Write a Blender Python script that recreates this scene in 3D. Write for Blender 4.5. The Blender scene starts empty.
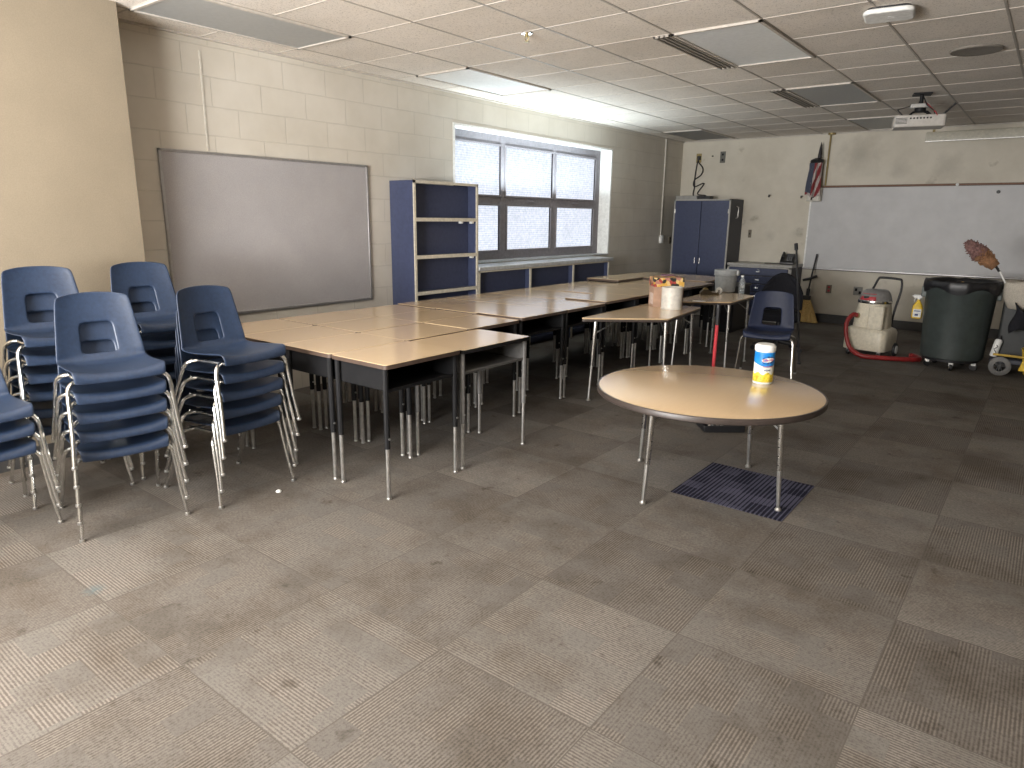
import bpy, bmesh, math, random
from mathutils import Vector, Matrix
random.seed(7)
PI = math.pi
SC = bpy.context.scene
COL = SC.collection

# ------------------------------------------------------------------ camera
def setup_camera():
    yaw, pit, rol, H = .6610, .2395, -.0120, 1.4736
    f = Vector((-math.sin(yaw)*math.cos(pit), math.cos(yaw)*math.cos(pit), -math.sin(pit)))
    r = Vector((math.cos(yaw), math.sin(yaw), 0))
    d = f.cross(r)
    r2 = r*math.cos(rol) + d*math.sin(rol)
    d2 = -r*math.sin(rol) + d*math.cos(rol)
    m = Matrix.Identity(4)
    for i in range(3):
        m[i][0] = r2[i]; m[i][1] = -d2[i]; m[i][2] = -f[i]
    m[0][3], m[1][3], m[2][3] = 0, 0, H
    cd = bpy.data.cameras.new('camera')
    cd.sensor_width = 36; cd.lens = 682.33/1024*36; cd.clip_start = .05
    co = bpy.data.objects.new('camera', cd); co.matrix_world = m
    COL.objects.link(co); SC.camera = co
setup_camera()

# ------------------------------------------------------------------ world, light, exposure
SC.view_settings.view_transform = 'Standard'
SC.view_settings.look = 'None'
SC.view_settings.gamma = 1
SC.view_settings.use_curve_mapping = False
SC.view_settings.exposure = 0.0
w = bpy.data.worlds.new('world'); SC.world = w; w.use_nodes = True
w.node_tree.nodes['Background'].inputs[0].default_value = (.75, .85, 1, 1)
w.node_tree.nodes['Background'].inputs[1].default_value = .6

def area(name, loc, direction, sx, sy, power, color, spread=180):
    l = bpy.data.lights.new(name, 'AREA'); l.shape = 'RECTANGLE'; l.size = sx; l.size_y = sy
    l.energy = power; l.color = color; l.spread = math.radians(spread)
    o = bpy.data.objects.new(name, l); COL.objects.link(o)
    o.location = loc
    o.rotation_euler = Vector(direction).to_track_quat('-Z', 'Y').to_euler()
    return o
# daylight of the windows behind the camera, an added ceiling fill, and the skyward light the blinds throw on the ceiling
area('rear_window_daylight', (-2.40, -1.55, 1.65), (.0, 1, .06), 2.3, 1.5, 218, (1, .985, .965))
area('added_ceiling_fill', (-2.30, -1.60, 1.3), (.0, .5, .9), 2.1, .9, 560, (1, .985, .96))  # upward fill added to brighten the ceiling, not a source of the room
area('blind_uplight_daylight', (-4.92, 6.90, 1.76), (0, 0, 1), .10, 2.5, 50, (.80, .94, 1))

# ------------------------------------------------------------------ materials
def srgb(r, g, b):
    return tuple(((c/255)/12.92 if c/255 <= .04045 else ((c/255+.055)/1.055)**2.4) for c in (r, g, b)) + (1,)
MATS = {}
class NT:
    def __init__(s, name):
        s.m = bpy.data.materials.new(name); s.m.use_nodes = True
        s.t = s.m.node_tree; s.b = s.t.nodes['Principled BSDF']
    def n(s, typ, **kw):
        x = s.t.nodes.new(typ)
        for k, v in kw.items(): setattr(x, k, v)
        return x
    def l(s, a, b): s.t.links.new(a, b)
    def math(s, op, a, b=None):
        x = s.n('ShaderNodeMath', operation=op)
        for i, v in enumerate((a, b)):
            if v is None: continue
            if hasattr(v, 'links') or hasattr(v, 'is_linked'): s.l(v, x.inputs[i])
            else: x.inputs[i].default_value = v
        return x.outputs[0]
    def mix(s, fac, a, b, blend='MIX'):
        x = s.n('ShaderNodeMix', data_type='RGBA', blend_type=blend)
        for i, v in ((0, fac), (6, a), (7, b)):
            if hasattr(v, 'is_linked'): s.l(v, x.inputs[i])
            else: x.inputs[i].default_value = v
        return x.outputs[2]
    def coord(s, kind='Object'): return s.n('ShaderNodeTexCoord').outputs[kind]
    def noise(s, vec, scale, detail=3, rough=.6):
        x = s.n('ShaderNodeTexNoise'); x.inputs['Scale'].default_value = scale
        x.inputs['Detail'].default_value = detail; x.inputs['Roughness'].default_value = rough
        if vec is not None: s.l(vec, x.inputs['Vector'])
        return x.outputs['Fac']
    def ramp(s, fac, stops):
        x = s.n('ShaderNodeValToRGB'); e = x.color_ramp.elements
        while len(e) < len(stops): e.new(.5)
        for i, (p, c) in enumerate(stops):
            e[i].position = p; e[i].color = c if len(c) == 4 else tuple(c)+(1,)
        s.l(fac, x.inputs[0]); return x.outputs[0]
    def bump(s, h, strength=.3, dist=.002):
        x = s.n('ShaderNodeBump'); x.inputs['Strength'].default_value = strength; x.inputs['Distance'].default_value = dist
        s.l(h, x.inputs['Height']); s.l(x.outputs[0], s.b.inputs['Normal'])

def plain(name, col, rough=.5, metal=0., var=.06, scale=30., bump=0., spec=.5, **kw):
    """a colour with slight mottling of its own"""
    if name in MATS: return MATS[name]
    t = NT(name)
    c = col if len(col) == 4 else tuple(col)+(1,)
    f = t.noise(t.coord(), scale)
    lo = tuple(x*(1-var*2) for x in c[:3])+(1,); hi = tuple(min(1, x*(1+var*2)) for x in c[:3])+(1,)
    t.l(t.ramp(f, [(.3, lo), (.7, hi)]), t.b.inputs['Base Color'])
    t.b.inputs['Roughness'].default_value = rough; t.b.inputs['Metallic'].default_value = metal
    t.b.inputs['Specular IOR Level'].default_value = spec
    if bump: t.bump(f, bump)
    for k, v in kw.items(): t.b.inputs[k].default_value = v
    MATS[name] = t.m
    return t.m

def mat_carpet():
    t = NT('carpet'); co = t.coord()
    mp = t.n('ShaderNodeMapping', vector_type='POINT'); t.l(co, mp.inputs[0])
    mp.inputs['Location'].default_value = (.870/.61+20, -1.515/.61+20, 0); mp.inputs['Scale'].default_value = (1/.61, 1/.61, 0)
    sp = t.n('ShaderNodeSeparateXYZ'); t.l(mp.outputs[0], sp.inputs[0])
    u, v = sp.outputs[0], sp.outputs[1]
    cu, cv = t.math('FLOOR', u), t.math('FLOOR', v)
    fu, fv = t.math('SUBTRACT', u, cu), t.math('SUBTRACT', v, cv)
    par = t.math('MODULO', t.math('ADD', cu, cv), 2.0)
    inv = t.math('SUBTRACT', 1.0, par)
    rib = t.math('ADD', t.math('MULTIPLY', fv, par), t.math('MULTIPLY', fu, inv))
    oth = t.math('ADD', t.math('MULTIPLY', fu, par), t.math('MULTIPLY', fv, inv))
    def white(x, y, z=0.):
        c = t.n('ShaderNodeCombineXYZ')
        for i, q in enumerate((x, y, z)):
            if hasattr(q, 'is_linked'): t.l(q, c.inputs[i])
            else: c.inputs[i].default_value = q
        wn = t.n('ShaderNodeTexWhiteNoise', noise_dimensions='3D'); t.l(c.outputs[0], wn.inputs['Vector']); return wn.outputs['Value']
    tile = white(cu, cv)
    # blocks inside a tile, of uneven size
    b1 = t.math('FLOOR', t.math('MULTIPLY', rib, 6.0))
    shift = white(b1, cu, cv)
    b2 = t.math('FLOOR', t.math('MULTIPLY', t.math('ADD', oth, shift), 4.4))
    blk = white(t.math('ADD', b1, t.math('MULTIPLY', cu, 17.0)), t.math('ADD', b2, t.math('MULTIPLY', cv, 13.0)), 3.)
    s = t.math('SINE', t.math('MULTIPLY', rib, 2*PI*54))
    s = t.math('ADD', t.math('MULTIPLY', s, .5), .5)
    fine = t.noise(co, 75, 4, .85)
    s2 = t.math('ADD', t.math('MULTIPLY', s, t.math('ADD', t.math('MULTIPLY', blk, .85), .15)), t.math('MULTIPLY', t.math('SUBTRACT', fine, .5), 2.6))
    dark, light = (.102, .092, .083, 1), (.208, .193, .175, 1)
    col = t.ramp(s2, [(.0, light), (.75, dark)])
    bl = t.ramp(blk, [(0, (.76, .76, .77, 1)), (1, (1.12, 1.09, 1.07, 1))])
    col = t.mix(1., col, bl, 'MULTIPLY')
    tb = t.ramp(tile, [(0, (.90, .89, .88, 1)), (1, (1.03, 1.03, 1.03, 1))])
    col = t.mix(1., col, tb, 'MULTIPLY')
    col = t.mix(1., col, t.ramp(par, [(0, (.88, .87, .86, 1)), (1, (1.04, 1.04, 1.04, 1))]), 'MULTIPLY')
    st = t.noise(co, 1.7, 5, .65)
    col = t.mix(1., col, t.ramp(st, [(.36, (.70, .67, .63, 1)), (.55, (1, 1, 1, 1))]), 'MULTIPLY')
    st2 = t.noise(co, 9, 3, .6)
    col = t.mix(1., col, t.ramp(st2, [(.26, (.62, .60, .57, 1)), (.36, (1, 1, 1, 1))]), 'MULTIPLY')
    # seams of the tiles
    ed = t.math('MINIMUM', t.math('MINIMUM', fu, fv), t.math('MINIMUM', t.math('SUBTRACT', 1., fu), t.math('SUBTRACT', 1., fv)))
    col = t.mix(t.math('LESS_THAN', ed, .0035), col, (.10, .09, .078, 1))
    # a few spots of spilt ink
    for (x, y, r, c) in ((-2.83, .92, .05, (.10, .13, .14, 1)), (-.62, 2.72, .05, (.09, .08, .07, 1)), (-2.40, 1.72, .035, (.12, .105, .09, 1)), (-.42, 2.95, .02, (.08, .07, .06, 1))):
        d = t.n('ShaderNodeVectorMath', operation='DISTANCE'); t.l(co, d.inputs[0]); d.inputs[1].default_value = (x, y, 0)
        dd = t.math('ADD', d.outputs['Value'], t.math('MULTIPLY', t.math('SUBTRACT', t.noise(co, 60), .5), r*1.6))
        k = t.math('SUBTRACT', 1., t.math('DIVIDE', dd, r)); k.node.use_clamp = True
        col = t.mix(t.math('MULTIPLY', k, .8), col, c)
    t.l(col, t.b.inputs['Base Color']); t.b.inputs['Roughness'].default_value = .95
    t.b.inputs['Specular IOR Level'].default_value = .15
    t.bump(t.math('SUBTRACT', 1.0, s2), .15, .0015)
    return t.m

def mat_blue_tile():
    t = NT('blue_carpet'); co = t.coord()
    sp = t.n('ShaderNodeSeparateXYZ'); t.l(co, sp.inputs[0])
    u, v = t.math('MULTIPLY', sp.outputs[0], 10.), t.math('MULTIPLY', sp.outputs[1], 20.)
    c = t.n('ShaderNodeCombineXYZ'); t.l(t.math('FLOOR', u), c.inputs[0]); 
    sh = t.n('ShaderNodeTexWhiteNoise', noise_dimensions='3D'); t.l(c.outputs[0], sh.inputs['Vector'])
    c2 = t.n('ShaderNodeCombineXYZ'); t.l(t.math('FLOOR', u), c2.inputs[0]); t.l(t.math('FLOOR', t.math('ADD', t.math('MULTIPLY', v, .5), sh.outputs[0])), c2.inputs[1])
    wn = t.n('ShaderNodeTexWhiteNoise', noise_dimensions='3D'); t.l(c2.outputs[0], wn.inputs['Vector'])
    s = t.math('SINE', t.math('MULTIPLY', sp.outputs[0], 2*PI*44))
    s = t.math('GREATER_THAN', s, t.math('SUBTRACT', t.math('MULTIPLY', wn.outputs[0], 1.8), .95))
    col = t.mix(s, (.016, .016, .028, 1), (.088, .086, .125, 1))
    col = t.mix(1., col, t.ramp(t.noise(co, 6), [(.3, (.8, .8, .8, 1)), (.6, (1.1, 1.1, 1.1, 1))]), 'MULTIPLY')
    t.l(col, t.b.inputs['Base Color']); t.b.inputs['Roughness'].default_value = .95; t.b.inputs['Specular IOR Level'].default_value = .1
    t.bump(s, .4, .003)
    return t.m

def mat_ceiling():
    t = NT('ceiling_tile'); co = t.coord()
    f = t.noise(co, 95, 4, .7); g = t.noise(co, 1.3, 3)
    col = t.ramp(f, [(.33, (.42, .38, .34, 1)), (.46, (.80, .745, .68, 1))])
    col = t.mix(1., col, t.ramp(g, [(.3, (.88, .87, .85, 1)), (.65, (1, 1, 1, 1))]), 'MULTIPLY')
    # each tile aged a little differently
    mp = t.n('ShaderNodeMapping'); t.l(co, mp.inputs[0]); mp.inputs['Location'].default_value = (3.487/.61+20, -4.005/.61+20, 0); mp.inputs['Scale'].default_value = (1/.61, 1/.61, 0)
    fl = t.n('ShaderNodeVectorMath', operation='FLOOR'); t.l(mp.outputs[0], fl.inputs[0])
    wn = t.n('ShaderNodeTexWhiteNoise', noise_dimensions='3D'); t.l(fl.outputs[0], wn.inputs['Vector'])
    col = t.mix(1., col, t.ramp(wn.outputs[0], [(0, (.90, .89, .88, 1)), (1, (1, 1, 1, 1))]), 'MULTIPLY')
    t.l(col, t.b.inputs['Base Color']); t.b.inputs['Roughness'].default_value = .9; t.b.inputs['Specular IOR Level'].default_value = .2
    t.bump(f, .5, .004); return t.m

def mat_block(name, col, axis):
    """painted concrete block, running bond; axis = which horizontal axis runs along the wall"""
    t = NT(name); co = t.coord(); sp = t.n('ShaderNodeSeparateXYZ'); t.l(co, sp.inputs[0])
    cb = t.n('ShaderNodeCombineXYZ'); t.l(sp.outputs[axis], cb.inputs[0]); t.l(sp.outputs[2], cb.inputs[1])
    br = t.n('ShaderNodeTexBrick'); t.l(cb.outputs[0], br.inputs['Vector'])
    br.inputs['Scale'].default_value = 1.; br.inputs['Brick Width'].default_value = .406; br.inputs['Row Height'].default_value = .203
    br.inputs['Mortar Size'].default_value = .006; br.inputs['Mortar Smooth'].default_value = .6
    c = tuple(col)+(1,)
    br.inputs['Color1'].default_value = c; br.inputs['Color2'].default_value = tuple(x*.975 for x in col)+(1,)
    br.inputs['Mortar'].default_value = tuple(x*.87 for x in col)+(1,)
    n = t.noise(co, 2.2, 4)
    cc = t.mix(1., br.outputs['Color'], t.ramp(n, [(.3, (.90, .89, .87, 1)), (.65, (1.02, 1.02, 1.02, 1))]), 'MULTIPLY')
    t.l(cc, t.b.inputs['Base Color']); t.b.inputs['Roughness'].default_value = .6
    f = t.noise(co, 130, 3)
    h = t.math('SUBTRACT', t.math('MULTIPLY', f, .12), t.math('MULTIPLY', br.outputs['Fac'], 1.))
    t.bump(h, .35, .006); return t.m

def mat_backwall():
    t = NT('back_wall_paint'); co = t.coord()
    n = t.noise(co, 1.6, 5, .65); m = t.noise(co, 3.1, 4)
    col = t.ramp(n, [(.30, (.50, .455, .375, 1)), (.62, (.60, .555, .47, 1))])
    col = t.mix(1., col, t.ramp(m, [(.24, (.62, .60, .57, 1)), (.36, (1, 1, 1, 1))]), 'MULTIPLY')
    for (x, z, r, k) in ((-2.35, 2.36, .34, .45), (-1.85, 2.18, .16, .35), (-1.25, 2.17, .22, .35), (-3.5, 1.25, .10, .3), (-3.1, 1.3, .12, .3)):
        d = t.n('ShaderNodeVectorMath', operation='DISTANCE'); t.l(co, d.inputs[0]); d.inputs[1].default_value = (x, 10.9, z)
        dd = t.math('ADD', d.outputs['Value'], t.math('MULTIPLY', t.math('SUBTRACT', t.noise(co, 7), .5), r*1.2))
        q = t.math('SUBTRACT', 1., t.math('DIVIDE', dd, r)); q.node.use_clamp = True
        col = t.mix(t.math('MULTIPLY', q, k), col, (.24, .215, .175, 1))
    t.l(col, t.b.inputs['Base Color']); t.b.inputs['Roughness'].default_value = .6
    t.bump(t.noise(co, 90, 3), .12, .003); return t.m

def mat_fabric(name, col, var=.13, scale=240):
    t = NT(name); co = t.coord(); f = t.noise(co, scale, 2); g = t.noise(co, 3, 4)
    lo = tuple(c*(1-var) for c in col)+(1,); hi = tuple(c*(1+var) for c in col)+(1,)
    c = t.mix(1., t.ramp(f, [(.35, lo), (.65, hi)]), t.ramp(g, [(.3, (.94, .94, .94, 1)), (.7, (1.03, 1.03, 1.03, 1))]), 'MULTIPLY')
    t.l(c, t.b.inputs['Base Color']); t.b.inputs['Roughness'].default_value = .95; t.b.inputs['Specular IOR Level'].default_value = .1
    t.bump(f, .3, .002); return t.m

def mat_laminate(name, col, rough=.3):
    t = NT(name); co = t.coord(); oi = t.n('ShaderNodeObjectInfo')
    mp = t.n('ShaderNodeMapping'); t.l(co, mp.inputs[0]); mp.inputs['Scale'].default_value = (60, 3, 5)
    f = t.noise(mp.outputs[0], 3, 4); g = t.noise(co, 420, 1)
    lo = tuple(c*.93 for c in col)+(1,); hi = tuple(min(1, c*1.06) for c in col)+(1,)
    c = t.mix(.5, t.ramp(f, [(.2, lo), (.8, hi)]), t.ramp(g, [(.3, lo), (.7, hi)]))
    c = t.mix(1., c, t.ramp(oi.outputs['Random'], [(0, (.94, .93, .92, 1)), (1, (1.02, 1.02, 1.02, 1))]), 'MULTIPLY')
    t.l(c, t.b.inputs['Base Color'])
    t.b.inputs['Roughness'].default_value = rough; t.b.inputs['Coat Weight'].default_value = .6; t.b.inputs['Coat Roughness'].default_value = .2
    return t.m

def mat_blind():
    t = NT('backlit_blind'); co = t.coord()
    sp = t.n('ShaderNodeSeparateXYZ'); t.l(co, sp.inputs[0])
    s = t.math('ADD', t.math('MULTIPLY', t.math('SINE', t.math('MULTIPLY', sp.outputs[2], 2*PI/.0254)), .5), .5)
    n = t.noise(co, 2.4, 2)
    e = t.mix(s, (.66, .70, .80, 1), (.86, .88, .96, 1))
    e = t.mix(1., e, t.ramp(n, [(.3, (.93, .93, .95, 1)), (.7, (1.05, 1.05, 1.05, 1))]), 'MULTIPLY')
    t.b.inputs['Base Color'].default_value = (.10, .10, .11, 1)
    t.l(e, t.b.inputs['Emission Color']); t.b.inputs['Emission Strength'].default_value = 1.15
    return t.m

M_carpet = mat_carpet(); M_ceil = mat_ceiling(); M_back = mat_backwall(); M_bluetile = mat_blue_tile(); M_blind = mat_blind()
M_left = mat_block('painted_block', (.60, .562, .495), 1)
M_part = mat_fabric('partition_covering', (.225, .188, .138), .05, 160)
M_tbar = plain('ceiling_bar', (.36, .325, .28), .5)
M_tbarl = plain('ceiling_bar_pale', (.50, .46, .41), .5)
M_base = plain('rubber_base', (.055, .052, .050), .6)
M_board = mat_fabric('gray_board_fabric', (.37, .355, .36))
M_alu = plain('satin_aluminium', (.42, .41, .41), .4, .7, .05)
M_frame = plain('window_frame_metal', (.22, .205, .22), .65, 0, spec=.2)
M_white = plain('white_paint', (.78, .78, .76), .5)
M_offwhite = plain('off_white_paint', (.62, .59, .52), .5)
M_cream = plain('cream_trim', (.60, .555, .46), .5)
M_bluelam = plain('blue_laminate', (.042, .053, .108), .42, 0, .06)
M_bluein = plain('blue_shelf_inside', (.046, .056, .108), .5)
M_cab_dark = plain('dark_cabinet_side', (.030, .033, .048), .5)
M_counter = plain('gray_counter', (.36, .35, .33), .35)
M_sill = plain('sill_metal', (.60, .62, .64), .3, .5)
M_chrome = plain('chrome', (.72, .72, .70), .22, 1., .04)
M_steel = plain('brushed_steel', (.50, .49, .47), .38, .9, .08)
M_black = plain('black_metal', (.009, .009, .010), .55, spec=.25)
M_blackpl = plain('black_plastic', (.014, .014, .016), .45)
M_tan = mat_laminate('tan_laminate', (.74, .55, .335), .16)
M_tan2 = mat_laminate('tan_laminate_table', (.62, .45, .27), .22)
M_edge = plain('brown_edge', (.075, .050, .038), .45)
M_edge2 = plain('dark_brown_edge', (.050, .038, .033), .4)
M_gdesk = plain('gray_desk_metal', (.21, .205, .20), .4, .3)
M_chair = plain('navy_plastic', (.0165, .029, .059), .42, 0, .10, 60, .08)
M_chair2 = plain('dark_navy_plastic', (.012, .018, .045), .5, 0, .06, spec=.3)
M_glide = plain('nylon_glide', (.30, .28, .25), .5)
M_wb = plain('whiteboard_surface', (.47, .465, .47), .45, 0, .03, 4)
M_rail = plain('cork_rail', (.105, .050, .032), .5)
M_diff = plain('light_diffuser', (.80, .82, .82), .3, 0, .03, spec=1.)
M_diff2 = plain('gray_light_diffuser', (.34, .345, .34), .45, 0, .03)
M_grill = plain('speaker_grille', (.20, .18, .155), .6)
M_red = plain('red_plastic', (.42, .035, .045), .4)
M_hose = plain('red_hose', (.25, .018, .018), .4)
M_vac = plain('beige_plastic', (.60, .55, .44), .42)
M_greenbin = plain('gray_green_plastic', (.038, .048, .046), .5, 0, .1, 12)
M_bag = plain('black_bag_film', (.011, .011, .013), .42)
M_yellow = plain('yellow_plastic', (.66, .44, .03), .45)
M_label = plain('paper_label', (.70, .70, .68), .5)
M_bucket = plain('gray_bucket', (.30, .315, .32), .5)
M_straw = plain('broom_straw', (.50, .33, .12), .8, 0, .2, 80)
M_canvas = mat_fabric('canvas', (.46, .42, .36), .12, 90)
M_cloth = mat_fabric('dark_cloth', (.018, .018, .022), .1, 60)
M_duster = plain('lambswool', (.20, .11, .10), .95, 0, .3, 40)
M_duster2 = plain('lambswool_orange', (.27, .14, .07), .95, 0, .2, 40)
M_brass = plain('aged_brass', (.33, .26, .12), .45, .6)
M_conduit = plain('painted_conduit', (.56, .53, .47), .5)
M_foil = plain('crumpled_foil', (.7, .7, .7), .25, .9)

# ------------------------------------------------------------------ mesh helpers
class MB:
    def __init__(s): s.bm = bmesh.new(); s.mi = 0
    def _f(s, vs):
        try:
            f = s.bm.faces.new(vs); f.material_index = s.mi; return f
        except ValueError: return None
    def box(s, a, b):
        x0, y0, z0 = (min(p, q) for p, q in zip(a, b)); x1, y1, z1 = (max(p, q) for p, q in zip(a, b))
        v = [s.bm.verts.new(p) for p in ((x0,y0,z0),(x1,y0,z0),(x1,y1,z0),(x0,y1,z0),(x0,y0,z1),(x1,y0,z1),(x1,y1,z1),(x0,y1,z1))]
        for q in ((3,2,1,0),(4,5,6,7),(0,1,5,4),(1,2,6,5),(2,3,7,6),(3,0,4,7)): s._f([v[i] for i in q])
        return s
    def prism(s, poly, z0, z1):
        """closed 2-D outline (counter-clockwise) raised from z0 to z1"""
        a = [s.bm.verts.new((x, y, z0)) for x, y in poly]; b = [s.bm.verts.new((x, y, z1)) for x, y in poly]
        s._f(a[::-1]); s._f(b); n = len(poly)
        for i in range(n): s._f([a[i], a[(i+1) % n], b[(i+1) % n], b[i]])
        return s
    def tube(s, pts, r, seg=10, caps=True, closed=False):
        pts = [Vector(p) for p in pts]; n = len(pts)
        rr = r if isinstance(r, (list, tuple)) else [r]*n
        rings = []; up = None
        for i, p in enumerate(pts):
            if closed: d = pts[(i+1) % n]-pts[i-1]
            else: d = (pts[min(i+1, n-1)]-pts[max(i-1, 0)])
            d.normalize()
            if up is None:
                up = Vector((0, 0, 1)) if abs(d.z) < .9 else Vector((1, 0, 0))
            a = d.cross(up); a.normalize(); b = a.cross(d); b.normalize(); up = b
            rings.append([s.bm.verts.new(p+(a*math.cos(2*PI*k/seg)+b*math.sin(2*PI*k/seg))*rr[i]) for k in range(seg)])
        m = n if closed else n-1
        for i in range(m):
            A, B = rings[i], rings[(i+1) % n]
            for k in range(seg): s._f([A[k], A[(k+1) % seg], B[(k+1) % seg], B[k]])
        if caps and not closed: s._f(rings[0][::-1]); s._f(rings[-1])
        return s
    def lathe(s, prof, c=(0, 0, 0), seg=32, axis='z'):
        """profile of (radius, height) turned about a vertical axis"""
        rings = []
        for r, z in prof:
            if r < 1e-5: rings.append([s.bm.verts.new((c[0], c[1], c[2]+z))])
            else: rings.append([s.bm.verts.new((c[0]+r*math.cos(2*PI*k/seg), c[1]+r*math.sin(2*PI*k/seg), c[2]+z)) for k in range(seg)])
        for A, B in zip(rings, rings[1:]):
            for k in range(seg):
                j = (k+1) % seg
                if len(A) == 1 and len(B) == 1: continue
                if len(A) == 1: s._f([A[0], B[k], B[j]][::1])
                elif len(B) == 1: s._f([A[k], A[j], B[0]])
                else: s._f([A[k], A[j], B[j], B[k]])
        return s
    def grid(s, fn, nu, nv, skip=None):
        V = [[s.bm.verts.new(fn(i/nu, j/nv)) for j in range(nv+1)] for i in range(nu+1)]
        for i in range(nu):
            for j in range(nv):
                if skip and skip(i, j): continue
                s._f([V[i][j], V[i+1][j], V[i+1][j+1], V[i][j+1]])
        return s
    def xform(s, m): s.bm.transform(m); return s
    def build(s, name, mat, parent=None, bevel=0., solid=0., smooth=True, subd=0, ang=35, segs=2):
        bmesh.ops.recalc_face_normals(s.bm, faces=s.bm.faces)
        me = bpy.data.meshes.new(name); s.bm.to_mesh(me); s.bm.free()
        for m in (mat if isinstance(mat, (list, tuple)) else [mat]): me.materials.append(m)
        if smooth:
            for p in me.polygons: p.use_smooth = True
            me.set_sharp_from_angle(angle=math.radians(ang))
        o = bpy.data.objects.new(name, me); COL.objects.link(o)
        if parent: o.parent = parent
        if solid:
            q = o.modifiers.new('solid', 'SOLIDIFY'); q.thickness = solid; q.offset = 0
        if subd:
            q = o.modifiers.new('sub', 'SUBSURF'); q.levels = subd; q.render_levels = subd
        if bevel:
            q = o.modifiers.new('bevel', 'BEVEL'); q.width = bevel; q.segments = segs; q.limit_method = 'ANGLE'; q.angle_limit = math.radians(40)
        return o

def tag(o, label=None, cat=None, group=None, kind=None):
    for k, v in (('label', label), ('category', cat), ('group', group), ('kind', kind)):
        if v: o[k] = v
    return o
def thing(name, label, cat, loc=(0, 0, 0), rz=0., group=None, scale=None):
    o = bpy.data.objects.new(name, None); COL.objects.link(o); o.empty_display_size = .1
    o.location = loc; o.rotation_euler = (0, 0, rz)
    if scale: o.scale = (scale,)*3
    return tag(o, label, cat, group)
def copy_tree(o, parent=None):
    c = o.copy(); COL.objects.link(c)
    if parent: c.parent = parent
    for ch in list(o.children): copy_tree(ch, c)
    return c
def struct(name, mb, mat, label=None, **kw):
    o = mb.build(name, mat, **kw); o['kind'] = 'structure'
    if label: o['label'] = label
    return o
def sbox(name, a, b, mat, **kw): return struct(name, MB().box(a, b), mat, smooth=False, **kw)
def rrect(w, h, r, n=5):
    """rounded rectangle outline, centred"""
    out = []
    for cx, cy, a0 in ((w/2-r, h/2-r, 0), (-w/2+r, h/2-r, 90), (-w/2+r, -h/2+r, 180), (w/2-r, -h/2+r, 270)):
        for k in range(n+1):
            a = math.radians(a0+90*k/n); out.append((cx+r*math.cos(a), cy+r*math.sin(a)))
    return out
def bez(p0, p1, p2, n=8):
    p0, p1, p2 = Vector(p0), Vector(p1), Vector(p2)
    return [p0*(1-t)**2+p1*2*t*(1-t)+p2*t*t for t in [i/n for i in range(n+1)]]
def text_mesh(body, size, depth=.0004, bold=0.):
    cu = bpy.data.curves.new('lettering', 'FONT'); cu.body = body; cu.size = size; cu.align_x = 'CENTER'; cu.align_y = 'CENTER'
    cu.extrude = depth; cu.offset = bold; cu.resolution_u = 3
    o = bpy.data.objects.new('lettering', cu); COL.objects.link(o)
    dg = bpy.context.evaluated_depsgraph_get()
    me = bpy.data.meshes.new_from_object(o.evaluated_get(dg))
    bpy.data.objects.remove(o); bpy.data.curves.remove(cu)
    return me

# ================================================================== THE ROOM
XL, YB, HC = -5.012, 10.9, 2.69
XR, YR = 4.2, -1.75
sbox('floor', (-5.4, -2.5, -.1), (4.4, 11.1, 0), M_carpet)
sbox('ceiling', (-5.4, -2.5, HC), (4.4, 11.1, HC+.12), M_ceil)
# wall with the window: one mesh around the opening
WY0, WY1, WZ0, WZ1 = 5.44, 8.62, .98, 2.385
mb = MB()
for a, b in (((XL-.34, 1.9, 0), (XL, WY0, HC)), ((XL-.34, WY1, 0), (XL, 11.1, HC)), ((XL-.34, WY0, 0), (XL, WY1, WZ0)), ((XL-.34, WY0, WZ1), (XL, WY1, HC))): mb.box(a, b)
struct('wall_left', mb, M_left, smooth=False)
sbox('wall_left.001', (XL-.34, -2.4, 0), (-4.62, 2.065, HC), M_part)
sbox('wall_back', (-5.4, YB, 0), (4.4, YB+.2, HC), M_back)
sbox('wall_right', (XR, -2.4, 0), (XR+.2, 11.1, HC), plain('right_wall_paint', (.40, .36, .30), .7))
mb = MB()
for a, b in (((-5.4, YR-.2, 0), (-4.25, YR, HC)), ((-1.2, YR-.2, 0), (4.4, YR, HC)), ((-4.25, YR-.2, 0), (-1.2, YR, .85)), ((-4.25, YR-.2, 2.45), (-1.2, YR, HC))): mb.box(a, b)
struct('wall_rear', mb, M_back, smooth=False)
sbox('baseboard_back', (-2.95, YB-.012, 0), (XR, YB, .125), M_base)
sbox('baseboard_left', (-4.62, -2.3, 0), (-4.608, 2.065, .11), M_base)
sbox('trim_1', (XL, 2.77, 1.93), (XL+.006, 2.782, 2.60), M_conduit)

# ceiling grid: bars along the room (darker) and across (paler)
gx = [-3.487+.61*i for i in range(-2, 13)]; gy = [4.005+.61*i for i in range(-9, 12)]
mb = MB()
for x in gx: mb.box((x-.007, YR, HC-.003), (x+.008, YB, HC+.001))
struct('trim_2', mb, M_tbar, 'ceiling grid bars running towards the back wall', smooth=False)
mb = MB()
for y in gy:
    if y < YB: mb.box((XL, y-.005, HC-.003), (XR, y+.007, HC+.001))
struct('trim_3', mb, M_tbarl, 'ceiling grid bars running across the room', smooth=False)
mb = MB().box((XL, 2.065, HC-.012), (XL+.03, YB, HC)).box((XL, YB-.03, HC-.012), (XR, YB, HC))
struct('trim_4', mb, M_tbarl, 'wall angle along the ceiling edge', smooth=False)

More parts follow.
